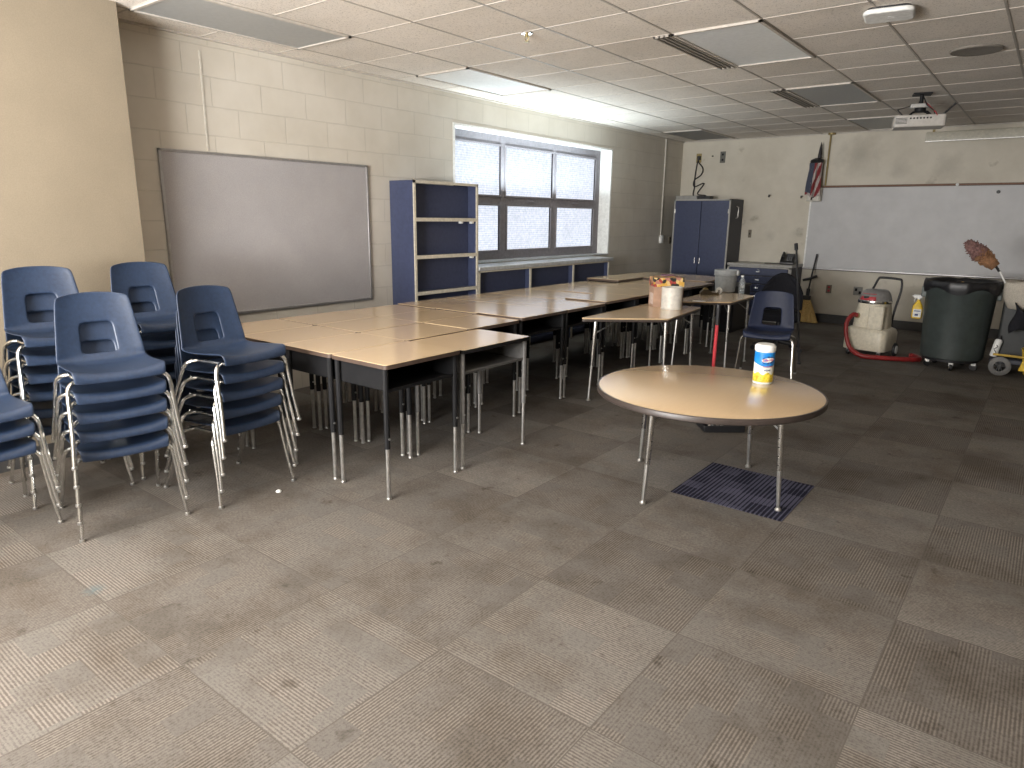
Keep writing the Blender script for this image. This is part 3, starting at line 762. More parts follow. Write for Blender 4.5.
ORD = ['lowest', 'second from the floor', 'third from the floor', 'fourth from the floor', 'fifth from the floor', 'sixth from the floor']
def stack(x, y, face, n, where):
    """x, y: midpoint of the lowest front feet; face: heading of the seats"""
    for k in range(n):
        c = chair0 if first[0] else copy_tree(chair0); first[0] = False
        d_ = SHIFT*k; j = 0
        c.location = (x+d_*math.cos(face)-j*math.sin(face), y+d_*math.sin(face)+j*math.cos(face), PITCH*k)
        c.rotation_euler = (0, 0, face)
        w_ = 'topmost' if k == n-1 else ORD[k]
        c['label'] = f'navy plastic chair, {w_} {where}'
stack(-3.275, 1.285, math.radians(-10), 5, 'in the front stack nearest the camera')
stack(-3.195, 1.885, math.radians(5), 5, 'in the stack beside the desk end')
stack(-3.88, 1.82, math.radians(-2), 6, 'in the back stack at the partition edge')
stack(-3.87, 1.285, math.radians(-5), 6, 'in the back stack behind the front stack')
stack(-3.62, .845, math.radians(-1), 3, 'in the short stack at the left picture edge')

# lone chair
lone = make_chair('school_chair', 'single dark navy chair standing behind the round table', None, M_chair2)
lone.location = (-1.97, 6.33, 0); lone.rotation_euler = (0, 0, math.atan2(-.97, .22)); lone.scale = (1.12,)*3

# office chair behind it
t = thing('office_chair', 'black rounded-back office chair behind the lone navy chair', 'chair', (-2.40, 8.12, 0), math.radians(-75))
MB().grid(lambda u, v: Vector((-.20+.05*(2*v-1)**2-.03*u, (2*v-1)*.235*(1-.55*max(0, u-.45)**2*3.0), .46+.42*u-.10*abs(2*v-1)**3*u)), 14, 16).build('backrest', M_cloth, t, solid=.05, subd=1, ang=180)
MB().prism(rrect(.46, .46, .09), .36, .44).build('seat', M_cloth, t, bevel=.02, segs=3)
MB().tube([(-.08, 0, .355), (-.26, 0, .36), (-.27, 0, .62)], .02, 8).build('back_support', M_blackpl, t)
MB().tube([(0, 0, .10), (0, 0, .362)], .028, 12).build('gas_post', M_blackpl, t)
for k in range(5):
    a = 2*PI*k/5
    L = MB().tube([(0, 0, .11), (.27*math.cos(a), .27*math.sin(a), .07)], [.026, .016], 8).build('base_leg', M_blackpl, t)
    MB().lathe([(0, -.014), (.026, -.014), (.026, .014), (0, .014)], seg=14).xform(Matrix.Translation((.27*math.cos(a), .27*math.sin(a), .026)) @ Matrix.Rotation(a, 4, 'Z') @ Matrix.Rotation(PI/2, 4, 'X')).build('caster', M_blackpl, L)

# ================================================================== STUDENT DESKS
def make_desk(lx, ly, z, metal, edge, top):
    """lx deep (open side towards +x), ly wide; origin on the floor under the centre"""
    t = thing('student_desk', '', 'desk')
    T = MB().prism(rrect(lx-.003, ly-.003, .022, 4), z-.0025, z).build('tabletop', top, t)
    MB().prism(rrect(lx, ly, .022, 4), z-.024, z-.0026).build('edge_band', edge, T)
    m = MB(); x0, x1, y0, y1, zb = -lx/2+.025, lx/2-.03, -ly/2+.035, ly/2-.035, z-.15
    m.box((x0, y0, zb), (x1, y1, zb+.004)).box((x0, y0, zb), (x0+.004, y1, z-.024)).box((x0, y0, zb), (x1, y0+.004, z-.024)).box((x0, y1-.004, zb), (x1, y1, z-.024))
    m.box((x1-.012, y0, zb-.004), (x1, y1, zb+.012))
    m.build('book_box', metal, t, smooth=False)
    for sx in (-1, 1):
        for sy in (-1, 1):
            x, y = sx*(lx/2-.032), sy*(ly/2-.022)
            L = MB().tube([(x, y, .285), (x, y, z-.024)], .0155, 10).build('leg', metal, t)
            MB().tube([(x, y, .006), (x, y, .30)], .0115, 10).lathe([(0, 0), (.014, 0), (.014, .008), (.0115, .012), (0, .012)], (x, y, 0), 10).build('leg_insert', M_steel, L)
            if sx > 0: MB().lathe([(0, 0), (.006, 0), (.006, .006), (0, .006)], seg=8).xform(Matrix.Translation((x+.015, y, .34)) @ Matrix.Rotation(PI/2, 4, 'Y')).build('bolt', M_steel, L)
    return t
NTH = ['nearest', 'second', 'third', 'fourth', 'fifth', 'sixth', 'seventh', 'eighth', 'ninth']
def place_desk(src, loc, rz, label, group='tan-topped student desks pushed together', used={}):
    d_ = copy_tree(src) if src.name in used else src
    used[src.name] = 1
    d_.location = loc; d_.rotation_euler = (0, 0, rz); d_['label'] = label; d_['group'] = group
    return d_
deskA = make_desk(.446, .566, .74, M_black, M_edge, M_tan)
deskB = make_desk(.446, .604, .74, M_black, M_edge, M_tan)
rows = [(-3.245, 'second row from the aisle'), (-3.70, 'third row from the aisle'), (-4.155, 'row nearest the bulletin board')]
place_desk(deskA, (-2.79, 2.545, 0), 0, 'tan-topped black student desk at the front corner, nearest the camera')
for r, (x, where) in enumerate(rows):
    y = 2.262; k = 0
    for i in range(3):
        place_desk(deskA, (x, y+.286, random.uniform(-.002, .002)), 0, f'tan-topped student desk, {NTH[k]} from the near end in the {where}'); y += .573; k += 1
    y = 4.0
    for i in range(6):
        dz = (0., .013, .026)[0 if (r == 2 and i < 5) else (1 if i < 2 else 2)] if r == 0 else (.0 if r == 1 else (.004 if i < 5 else .040))
        if r == 1: dz = .006 if i < 3 else .012
        place_desk(deskB, (x, y+.304, dz), 0, f'tan-topped student desk, {NTH[k]} from the near end in the {where}'); y += .61; k += 1
gd = make_desk(.445, .64, .732, M_gdesk, M_black, M_tan)
gd.location = (-2.795, 3.175, 0); tag(gd, 'gray metal student desk with an open book box at the aisle side', 'desk', 'tan-topped student desks pushed together')
for j, (y, where, dz) in enumerate(((7.915, 'nearer cross row at the far end', .035), (8.37, 'farthest cross row before the cabinets', .03))):
    for i, x in enumerate((-4.06, -3.45)):
        place_desk(deskB, (x, y, dz), -PI/2, f'tan-topped black student desk, {("left", "right")[i]} one of the {where}')

# ================================================================== TABLES
def trap_table(pts, z, label, braces=True):
    cx = sum(p[0] for p in pts)/4; cy = sum(p[1] for p in pts)/4
    t = thing('trapezoid_table', label, 'table', (cx, cy, 0), 0, 'trapezoid tables along the aisle')
    loc = [Vector((p[0]-cx, p[1]-cy)) for p in pts]
    out = []
    for i, p in enumerate(loc):      # rounded corners
        a = (loc[i-1]-p).normalized()*.035; b = (loc[(i+1) % 4]-p).normalized()*.035
        for q in bez((*(p+a), 0), (*p, 0), (*(p+b), 0), 4): out.append((q.x, q.y))
    T = MB().prism(out, z-.012, z).build('tabletop', M_tan2, t, bevel=.002)
    MB().prism(out, z-.032, z-.0125).build('edge_band', M_edge2, T, bevel=.003)
    for i, p in enumerate(loc):
        q = p*.80; fq = p*.86
        L = MB().tube([(q.x, q.y, z-.033), (q.x+(fq.x-q.x)*.55, q.y+(fq.y-q.y)*.55, z*.42)], [.0165, .0125], 10).build('leg', M_chrome, t)
        a = Vector((q.x+(fq.x-q.x)*.5, q.y+(fq.y-q.y)*.5, z*.45)); b = Vector((fq.x, fq.y, .01))
        MB().tube([a, b], .0105, 10).lathe([(0, 0), (.02, 0), (.02, .006), (.010, .018), (0, .018)], (b.x, b.y, 0), 12).build('leg_insert', M_steel, L)
        c = q*.55; MB().tube([(q.x, q.y, z-.14), (c.x, c.y, z-.035)], .005, 6).build('leg_brace', M_steel, L)
    return t
trap_table([(-2.905, 4.62), (-2.345, 5.06), (-2.45, 5.94), (-2.95, 5.97)], .70, 'tan trapezoid table holding the carton and the white tub')
trap_table([(-2.87, 6.14), (-2.395, 6.55), (-2.415, 7.26), (-2.95, 7.50)], .70, 'tan trapezoid table holding the gray bucket and the water bottle')

RT = (-1.392, 3.555); RZ = .571
t = thing('round_table', 'round tan activity table with a dark edge, alone on the right', 'table', (RT[0], RT[1], 0))
T = MB().lathe([(0, RZ), (.594, RZ), (.597, RZ-.001), (.597, RZ-.012), (0, RZ-.012)], seg=96).build('tabletop', M_tan2, t)
MB().lathe([(.590, RZ-.013), (.598, RZ-.0005), (.606, RZ-.001), (.6085, RZ-.005), (.6085, RZ-.028), (.604, RZ-.033), (0, RZ-.033)], seg=96).build('edge_band', M_edge2, T)
for deg in (-106, -10.5, 164, 76):
    a = math.radians(deg); c, s_ = math.cos(a), math.sin(a)
    P0 = Vector((c*.435, s_*.435, RZ-.034)); P1 = Vector((c*.455, s_*.455, .22)); P2 = Vector((c*.470, s_*.470, .012))
    L = MB().tube([P0, P1], [.0185, .0150], 12).build('leg', M_chrome, t)
    MB().tube([P1.lerp(P0, .1), P1.lerp(P2, .35), P2], [.0125, .0115, .0085], 10).lathe([(0, 0), (.016, 0), (.018, .008), (.010, .02), (0, .02)], (P2.x, P2.y, 0), 12).build('leg_insert', M_steel, L)
    m = MB()
    q = P0.lerp(P1, .35)
    m.tube([q, Vector((c*.27, s_*.27, RZ-.036))], .0045, 6)
    m.build('leg_brace', M_steel, L)
    m = MB()
    for k in range(4):
        q = P0.lerp(P1, .45+.15*k); n = Vector((-s_, c, 0))
        m.tube([q-n*.0175, q+n*.0178], .0035, 6)
    m.build('adjustment_hole', M_black, L)

o = MB().prism(rrect(.604, .604, .004, 2), 0, .003).build('carpet_tile', M_bluetile, None); o.location = (-1.175, 3.65, 0)
tag(o, 'odd blue-violet carpet tile under the round table', 'carpet tile')

# wipes canister
t = thing('wipes_canister', 'blue and yellow wipes canister with white lid on the round table', 'canister', (-1.205, 3.885, RZ), math.radians(40))
R = .054
M_cblue = plain('label_blue', (.015, .22, .62), .35); M_cyel = plain('label_yellow', (.72, .52, .05), .35, 0, .25, 60); M_cwhite = plain('label_white', (.74, .76, .70), .35); M_navy = plain('label_navy', (.012, .03, .15), .35)
MB().lathe([(0, 0), (R-.003, 0), (R, .004), (R, .183), (R-.003, .187), (0, .187)], seg=48).build('can', M_cwhite, t)
def wrap(name, fn, mat, r, nu=40, nv=10, span=2*PI*.999):
    def g(u, v):
        a = -PI/2+(u-.5)*span; z0, z1 = fn(u); return Vector((r*math.cos(a), r*math.sin(a), z0+(z1-z0)*v))
    return MB().grid(g, nu, nv).build(name, mat, t, solid=.0006)
wrap('label_band', lambda u: (.118+.035*abs(2*u-1)-.02*math.sin(PI*u), .183), M_cblue, R+.0005)
wrap('label_band', lambda u: (.012, .062+.008*math.sin(u*40)), M_cyel, R+.0005)
def disc(w, h, z, r, mat, name, lean=0.):
    m = MB(); n = 28
    rim = []
    for k in range(n):
        x, y = w*math.cos(2*PI*k/n), h*math.sin(2*PI*k/n); y += lean*x
        a = -PI/2+x/r; rim.append(m.bm.verts.new((r*math.cos(a), r*math.sin(a), z+y)))
    m.bm.faces.new(rim); return m.build(name, mat, t, smooth=False, solid=.0004)
disc(.037, .022, .140, R+.0022, M_navy, 'emblem_oval', .12)
disc(.036, .0125, .141, R+.0032, M_cwhite, 'emblem_band', .12)
def bent_text(body, size, z, r, mat, slope=0., bold=0.):
    me = text_mesh(body, size, .0003, bold)
    for v in me.vertices:
        x, y, d_ = v.co; a = -PI/2+x/r; q = r+.0005+d_
        v.co = (q*math.cos(a), q*math.sin(a), z+y+slope*x)
    me.materials.clear(); me.materials.append(mat)
    o = bpy.data.objects.new('lettering', me); COL.objects.link(o); o.parent = t
bent_text('Clorox', .0215, .141, R+.0034, plain('lettering_pink', (.62, .10, .18), .4), .12, .0003)
bent_text('disinfecting', .0125, .103, R+.0006, plain('lettering_red', (.6, .12, .10), .4), .06)
bent_text('wipes', .0165, .083, R+.0006, M_navy, .06, .0003)
MB().lathe([(0, .225), (R-.008, .225), (R-.001, .220), (R+.003, .214), (R+.003, .19), (R-.004, .187), (0, .187)], seg=48).build('lid', M_white, t)

# lobby dustpan with its long handle
t = thing('lobby_dustpan', 'black upright dustpan with a red handle behind the round table', 'dustpan', (-1.74, 4.70, 0), math.atan2(.19, .226))
m = MB()
m.box((-.145, -.13, .004), (.145, .15, .010))
for s_ in (-1, 1):
    m.prism([(-.13, .008), (.15, .008), (.15, .14), (.02, .125), (-.13, .03)], s_*.145-.003, s_*.145+.003) if False else m.box((s_*.145-.003, -.13, .006), (s_*.145+.003, -.02, .05)).box((s_*.145-.003, -.02, .006), (s_*.145+.003, .15, .12))
m.box((-.145, .144, .006), (.145, .15, .13)).box((-.145, -.02, .118), (.145, .15, .124)).box((-.145, -.131, .0), (.145, -.122, .05))
m.build('pan', M_blackpl, t, bevel=.003)
MB().tube([(-.03, .13, .12), (-.03, .13, .16), (-.03, .12, .74)], .0125, 10).build('handle', M_red, t)
MB().tube([(-.03, .12, .735), (-.03, .12, .87)], .014, 10).lathe([(0, 0), (.016, 0), (.016, .02), (.008, .03), (0, .03)], (-.03, .12, .86), 10).build('grip', M_blackpl, t)
o = MB()
for k in range(14):
    x, y = random.uniform(-.10, .10), random.uniform(-.10, -.03)
    o.lathe([(0, .008), (.012, .010), (.018, .018+random.random()*.02), (.006, .03+random.random()*.02), (0, .036)], (x, y, .004), 5)
o = o.build('foil_litter', M_foil, None, smooth=False); o.location = (-1.735, 4.71, 0); o.rotation_euler = (0, 0, math.atan2(.19, .226)); tag(o, 'crumpled silvery litter lying in the black dustpan', 'litter', kind='stuff')
o = MB().lathe([(0, .0), (.016, .001), (.014, .008), (.004, .013), (0, .012)], seg=6).build('paper_scrap', M_label, None, smooth=False); o.location = (-3.14, 1.97, .0)
tag(o, 'tiny white paper scrap on the carpet in front of the chair stacks', 'litter')

# ================================================================== THINGS ON THE TABLES
t = thing('snack_carton', 'printed cardboard carton with a colourful band behind the white tub', 'box', (-2.755, 5.83, .70), math.radians(38))
t_n = NT('food_print'); vor = t_n.n('ShaderNodeTexVoronoi'); vor.inputs['Scale'].default_value = 34; t_n.l(t_n.coord(), vor.inputs['Vector'])
cr = t_n.n('ShaderNodeValToRGB'); e = cr.color_ramp; e.interpolation = 'CONSTANT'
sepc = t_n.n('ShaderNodeSeparateColor'); t_n.l(vor.outputs['Color'], sepc.inputs[0]); t_n.l(sepc.outputs[0], cr.inputs[0])
for p, c in ((0, (.66, .38, .07, 1)), (.28, (.03, .03, .025, 1)), (.48, (.38, .05, .04, 1)), (.66, (.72, .52, .22, 1)), (.84, (.45, .20, .16, 1))):
    el = e.elements.new(p) if p not in (0,) else e.elements[0]; el.color = c
e.elements[-1].color = (.55, .35, .12, 1)
t_n.l(cr.outputs[0], t_n.b.inputs['Base Color'])
M_food = t_n.m; M_card = plain('cardboard', (.42, .27, .19), .8, 0, .1, 12); M_cardd = plain('brown_print', (.10, .05, .035), .7, 0, .3, 50)
MB().box((-.135, -.105, 0), (.135, .105, .18)).build('carton_body', M_card, t, bevel=.002)
MB().box((-.137, -.107, .18), (.137, .107, .262)).build('printed_band', M_food, t, bevel=.002)
m = MB()
for k in range(7): m.box((-.1365, -.09+.02*k, .02), (-.134, -.082+.02*k, .12))
m.build('print_line', plain('pale_print', (.58, .48, .42), .7), t, smooth=False)
MB().box((.04, -.1065, .01), (.133, -.104, .15)).box((.1345, -.10, .01), (.1365, .10, .15)).build('side_print', M_cardd, t, smooth=False)
t = thing('white_tub', 'plain white cylindrical tub in front of the colourful carton', 'tub', (-2.615, 5.66, .70))
MB().lathe([(0, 0), (.086, 0), (.090, .004), (.092, .190), (.089, .192), (.084, .188), (.082, .008), (0, .008)], seg=40).build('tub_body', plain('tub_white', (.66, .63, .57), .45), t)
MB().lathe([(.090, .0), (.0925, .002), (.0925, .012), (.090, .014)], seg=40).build('base_ring', M_offwhite, t)

t = thing('bucket', 'gray plastic bucket on the far trapezoid table', 'bucket', (-2.82, 7.46, .70))
MB().lathe([(0, 0), (.098, 0), (.105, .006), (.120, .175), (.124, .178), (.128, .21), (.128, .238), (.124, .240), (.119, .236), (.115, .18), (.098, .012), (0, .012)], seg=40).build('bucket_body', M_bucket, t)
MB().lathe([(.122, .178), (.131, .180), (.131, .192), (.126, .194)], seg=40).build('rim_band', M_bucket, t)
MB().box((.120, -.025, .185), (.145, .025, .235)).build('handle_lug', plain('pale_gray_plastic', (.42, .43, .43), .5), t, bevel=.004)
MB().tube([(.135*math.cos(a), .135*math.sin(a), .215-.055*abs(math.sin(a))) for a in [PI*k/18 for k in range(19)]], .004, 6).build('bail_handle', M_steel, t)
t = thing('water_bottle', 'clear plastic water bottle standing right of the gray bucket', 'bottle', (-2.60, 7.36, .70))
M_pet = plain('clear_plastic', (.86, .90, .92), .08, 0, .02, **{'Transmission Weight': .85, 'IOR': 1.3})
MB().lathe([(0, 0), (.028, 0), (.032, .006), (.032, .03), (.029, .035), (.032, .04), (.032, .06), (.029, .065), (.032, .07), (.032, .115), (.028, .14), (.014, .168), (.0125, .176), (.0125, .18), (.010, .18), (.0118, .165), (.026, .138), (.030, .112), (.030, .01), (0, .004)], seg=24).build('bottle_body', M_pet, t)
MB().lathe([(0, .178), (.015, .178), (.015, .194), (.014, .196), (0, .196)], seg=20).build('cap', M_white, t)
t = thing('tape_roll', 'white tape roll standing on edge before the gray bucket', 'tape', (-2.775, 7.17, .735), math.radians(20))
MB().lathe([(.011, -.02), (.034, -.02), (.034, .02), (.011, .02), (.011, -.02)], seg=28).xform(Matrix.Rotation(PI/2, 4, 'X')).build('tape_winding', M_white, t)
MB().lathe([(.0085, -.021), (.011, -.021), (.011, .021), (.0085, .021), (.0085, -.021)], seg=20).xform(Matrix.Rotation(PI/2, 4, 'X')).build('tape_core', M_cardd, t)
t = thing('tape_dispenser', 'dark tape dispenser lying left of the white tape roll', 'tape dispenser', (-2.82, 7.02, .70), math.radians(40))
MB().prism([(-.10, .0), (.10, 0), (.10, .02), (.03, .025), (-.02, .055), (-.07, .055), (-.10, .03)], -.025, .025).xform(Matrix.Rotation(PI/2, 4, 'X')).build('casing', plain('dark_amber', (.06, .045, .025), .3), t, bevel=.004)
MB().lathe([(.012, -.012), (.03, -.012), (.03, .012), (.012, .012), (.012, -.012)], (0, 0, 0), 20).xform(Matrix.Translation((-.045, -.0, .045)) @ Matrix.Rotation(PI/2, 4, 'X')).build('tape_winding', M_brass, t)
MB().box((.09, -.02, .018), (.104, .02, .03)).build('cutter', M_chrome, t, smooth=False)
t = thing('table_mark', 'white oval sticker on the front edge of the far trapezoid table', 'mark', (-2.633, 6.345, .6995), math.radians(40.8))  # flat white oval laid on the tabletop near its edge
MB().lathe([(0, .001), (.05, .001), (.05, .0018), (0, .0018)], seg=28).xform(Matrix.Translation((0, .04, 0)) @ Matrix.Diagonal((1.3, .8, 1, 1))).build('mark_face', M_white, t, smooth=False)
o = MB().prism(rrect(.16, .11, .006, 3), 0, .03).build('closed_book', plain('purple_cover', (.16, .06, .10), .5), None, bevel=.003); o.location = (-3.75, 7.95, .7757); o.rotation_euler = (0, 0, .4)
tag(o, 'small dark purple book lying on the farthest desks', 'book')
t = thing('storage_bin', 'black box-like cabinet on the floor behind the far trapezoid table', 'cabinet', (-3.35, 9.25, 0))
MB().box((-.36, -.30, .03), (.10, .30, .60)).build('body', M_blackpl, t, bevel=.008)
MB().box((-.37, -.31, .60), (.11, .31, .625)).build('top_panel', M_blackpl, t, bevel=.005)
MB().box((-.34, -.28, 0), (.08, .28, .03)).build('plinth', M_blackpl, t, smooth=False)

# ================================================================== CLEANING THINGS AT THE BACK
# pole and broom
t = thing('mop_pole', 'long black pole leaning beside the black office chair', 'pole', (-2.01, 7.50, 0))
MB().tube([(.06, -.05, .012), (-.06, .12, .62), (-.19, .29, 1.20)], .0105, 10).build('shaft', M_blackpl, t)
MB().tube([(-.185, .283, 1.17), (-.20, .30, 1.235)], .019, 10).build('grip', M_blackpl, t)
MB().lathe([(0, 0), (.02, 0), (.018, .02), (0, .02)], (.06, -.05, 0), 10).build('rubber_foot', M_blackpl, t)
t = thing('broom', 'yellow-bristled broom leaning on the back wall left of the whiteboard', 'broom', (-2.79, 10.62, 0))
MB().grid(lambda u, v: Vector(((v-.5)*(.10+.20*(1-u))+.045*(1-u), .02*math.sin(v*PI*9)*(1-u)*.5+.06*u, .012+.33*u)), 10, 30).build('bristle', M_straw, t, solid=.035)
MB().box((-.055, .035, .335), (.055, .085, .40)).build('broom_head', M_blackpl, t, bevel=.01)
MB().tube([(0, .06, .39), (.02, .12, .70), (.04, .19, 1.0)], .012, 10).build('handle', M_blackpl, t)
MB().tube([(-.09, .08, .62), (.0, .09, .645), (.10, .10, .69)], .018, 8).build('side_grip', M_blackpl, t)
MB().tube([(.0, .09, .40), (.004, .092, .50)], .026, 10).build('ferrule', M_blackpl, t)

# wet vacuum / extractor
t = thing('wet_vacuum', 'beige wet vacuum with a gray dome and red hose before the whiteboard', 'vacuum cleaner', (-1.50, 8.55, 0), math.radians(-10)); t.scale = (.86, .9, 1)
def ring(w, d_, r, z, dy=0.): return [(x, y+dy, z) for x, y in rrect(w, d_, r, 6)]
def loft(secs):
    m = MB(); R_ = [[m.bm.verts.new(p) for p in s_] for s_ in secs]; n = len(R_[0])
    for A, B in zip(R_, R_[1:]):
        for k in range(n): m.bm.faces.new([A[k], A[(k+1) % n], B[(k+1) % n], B[k]])
    m.bm.faces.new(R_[0][::-1]); m.bm.faces.new(R_[-1]); return m
loft([ring(.52, .46, .08, .075), ring(.53, .47, .09, .09), ring(.53, .47, .09, .27), ring(.50, .44, .10, .305), ring(.42, .38, .12, .325)]).build('base_tank', M_vac, t, ang=50)
loft([ring(.42, .38, .13, .32), ring(.405, .37, .14, .45), ring(.37, .35, .15, .58), ring(.365, .345, .15, .595)]).build('upper_tank', M_vac, t, ang=50)
MB().box((.01, -.215, .30), (.20, -.14, .575)).build('front_pocket', M_vac, t, bevel=.025, segs=3)
MB().lathe([(.185, .592), (.20, .592), (.203, .605), (.20, .622), (.185, .622)], seg=40).build('clamp_ring', M_chrome, t)
MB().lathe([(.196, .615), (.193, .63), (.178, .68), (.155, .72), (.12, .738), (0, .742)], seg=40).build('dome', plain('dome_gray', (.20, .195, .19), .35), t)
MB().grid(lambda u, v: Vector(((.197-.032*v)*math.cos(-PI/2-.75+u*1.15), (.197-.032*v)*math.sin(-PI/2-.75+u*1.15), .628+.072*v)), 12, 4).build('name_badge', M_red, t, solid=.004)
MB().box((-.075, -.186, .645), (-.01, -.176, .672)).build('motor_switch', M_blackpl, t, bevel=.003)
hp = [(.17, .17, .30), (.185, .175, .50), (.22, .20, .72), (.215, .20, .83), (.18, .19, .855), (-.02, .17, .862), (-.06, .165, .845), (-.09, .14, .76), (-.12, .10, .68)]
MB().tube(smooth_path(hp, 4), .0135, 10).build('push_handle', M_blackpl, t)
MB().lathe([(.0, 0), (.03, 0), (.03, .05), (0, .05)], seg=16).xform(Matrix.Translation((-.12, -.16, .45)) @ Matrix.Rotation(PI/2, 4, 'X')).build('hose_port', M_brass, t)
for s_ in (-1, 1):
    W_ = MB().lathe([(.02, -.018), (.06, -.018), (.075, -.012), (.078, 0), (.075, .012), (.06, .018), (.02, .018), (.02, -.018)], seg=28).xform(Matrix.Translation((s_*.275, .12, .078)) @ Matrix.Rotation(PI/2, 4, 'Y')).build('wheel', M_blackpl, t)
    MB().lathe([(0, -.02), (.045, -.02), (.05, 0), (.045, .02), (0, .02)], seg=20).xform(Matrix.Translation((s_*.277, .12, .078)) @ Matrix.Rotation(PI/2, 4, 'Y')).build('hub', M_white, W_)
    C_ = MB().lathe([(0, -.012), (.03, -.012), (.03, .012), (0, .012)], seg=16).xform(Matrix.Translation((s_*.19, -.17, .031)) @ Matrix.Rotation(PI/2, 4, 'Y')).build('caster', M_blackpl, t)
    MB().box((s_*.19-.018, -.185, .03), (s_*.19+.018, -.155, .08)).build('caster_fork', M_steel, C_, smooth=False)
hose = smooth_path([(-.12, -.21, .455), (-.15, -.27, .46), (-.185, -.33, .38), (-.165, -.35, .24), (-.09, -.36, .10), (.06, -.37, .035), (.25, -.30, .03), (.50, -.16, .03), (.62, .0, .03), (.50, .17, .03), (.44, .16, .03)], 7)
hr = [.026*(1+.07*math.sin(i*2.2)) for i in range(len(hose))]
MB().tube(hose, hr, 12).build('hose', M_hose, t)
# gray trash can on a dolly
t = thing('trash_can', 'large gray-green trash can lined with a black bag', 'trash can', (-.69, 8.36, 0))
MB().lathe([(0, .115), (.275, .115), (.283, .125), (.312, .78), (.318, .79), (.318, .84), (.326, .85), (.326, .885), (.312, .885), (.30, .78), (.26, .14), (0, .14)], seg=56).build('can_body', M_greenbin, t)
for a in (.15, PI+.15):
    MB().box((-.05, -.02, .72), (.05, .03, .83)).xform(Matrix.Rotation(a-PI/2, 4, 'Z') @ Matrix.Translation((0, .318, 0))).build('can_handle', plain('pale_green_gray', (.16, .18, .17), .5), t, bevel=.012)
def bag(u, v):
    a = 2*PI*u; w_ = .5+.5*math.sin(a*9+math.sin(a*4)*2); r = .335+.010*w_+.004*math.sin(a*23)
    pts = [(r-.01, .805+.03*math.sin(a*5)), (r, .84), (r-.002, .88), (r-.012, .905+.006*w_), (.30, .90), (.285, .84), (.25, .70), (.12, .66), (.0, .655)]
    k = v*(len(pts)-1); i = min(int(k), len(pts)-2); f_ = k-i
    rr = pts[i][0]*(1-f_)+pts[i+1][0]*f_; z = pts[i][1]*(1-f_)+pts[i+1][1]*f_
    return Vector((rr*math.cos(a), rr*math.sin(a), z))
MB().grid(bag, 72, 16).build('bin_liner', M_bag, t, ang=180)
MB().lathe([(0, .085), (.25, .085), (.26, .092), (.26, .113), (0, .113)], seg=40).build('dolly', M_blackpl, t)
for k in range(5):
    a = 2*PI*k/5-PI/2+.15; x, y = .215*math.cos(a), .215*math.sin(a)
    C_ = MB().lathe([(0, -.014), (.034, -.014), (.037, 0), (.034, .014), (0, .014)], seg=18).xform(Matrix.Translation((x, y, .037)) @ Matrix.Rotation(a, 4, 'Z') @ Matrix.Rotation(PI/2, 4, 'X')).build('caster', M_blackpl, t)
    MB().box((-.02, -.02, .05), (.02, .02, .088)).xform(Matrix.Translation((x, y, 0))).build('caster_fork', M_steel, C_, smooth=False)
o = MB().prism([(-.05, -.02), (.06, -.03), (.05, .02), (-.02, .035)], 0, .006).build('crumpled_paper', M_straw, None, bevel=.002); o.location = (-.66, 8.17, .895); o.rotation_euler = (.5, .25, .3)
o.location.z = .880
tag(o, 'yellowish scrap of paper lying on the rim of the trash can', 'litter')
# yellow spray bottle hung on the can
t = thing('spray_bottle', 'yellow spray bottle with white trigger hanging on the trash can', 'spray bottle', (-1.06, 8.40, .475), math.radians(8))
loft([ring(.092, .06, .022, 0), ring(.10, .065, .025, .01), ring(.10, .065, .025, .11), ring(.085, .058, .024, .14), ring(.05, .04, .018, .17), ring(.028, .028, .012, .185), ring(.028, .028, .012, .205)]).build('bottle_body', M_yellow, t, ang=50)
MB().box((-.038, -.0345, .015), (.038, -.032, .10)).build('paper_label', M_label, t, bevel=.001)
MB().box((-.02, -.0352, .03), (.012, -.0346, .05)).box((-.03, -.0352, .075), (.03, -.0346, .085)).build('label_print', M_navy, t, smooth=False)
MB().box((-.05, -.014, .215), (.03, .014, .25)).lathe([(0, .20), (.017, .20), (.017, .218), (0, .218)], seg=14).tube([(-.05, 0, .235), (-.065, 0, .235)], .008, 8).build('spray_head', M_white, t, bevel=.004)
MB().tube([(-.03, 0, .216), (-.04, 0, .19), (-.035, 0, .175)], .005, 6).build('trigger', M_white, t)
# janitor cart at the picture edge
t = thing('janitor_cart', 'dark janitor cart with a canvas bag at the right picture edge', 'cart', (.08, 8.50, 0))
MB().prism(rrect(.86, .58, .04), .12, .17).build('deck', M_cab_dark, t, bevel=.01)
MB().prism(rrect(.50, .46, .03), .17, .86).xform(Matrix.Translation((-.15, .02, 0))).build('body', plain('cart_gray', (.022, .024, .024), .55), t, bevel=.012)
MB().prism(rrect(.50, .46, .03), .865, .89).xform(Matrix.Translation((-.15, .02, 0))).build('top_tray', M_cab_dark, t, bevel=.006)
for sx, sy in ((-1, -1), (-1, 1), (1, -1), (1, 1)):
    W_ = MB().lathe([(.05, -.016), (.082, -.016), (.094, -.010), (.096, 0), (.094, .010), (.082, .016), (.05, .016), (.05, -.016)], seg=32).xform(Matrix.Translation((sx*.335, sy*.265-.03, .096)) @ Matrix.Rotation(PI/2, 4, 'X')).build('wheel', plain('gray_rubber', (.16, .155, .15), .6), t)
    m = MB().lathe([(0, -.018), (.018, -.018), (.018, .018), (0, .018)], seg=14)
    for k in range(6): m.box((-.005, -.052, -.006), (.005, .052, .006)) if k == 0 else m.tube([(0, 0, 0), (.052*math.cos(PI*k/3), .052*math.sin(PI*k/3), 0)], .007, 6)
    m.xform(Matrix.Translation((sx*.335, sy*.265-.03, .096)) @ Matrix.Rotation(PI/2, 4, 'X')).build('hub', M_blackpl, W_)
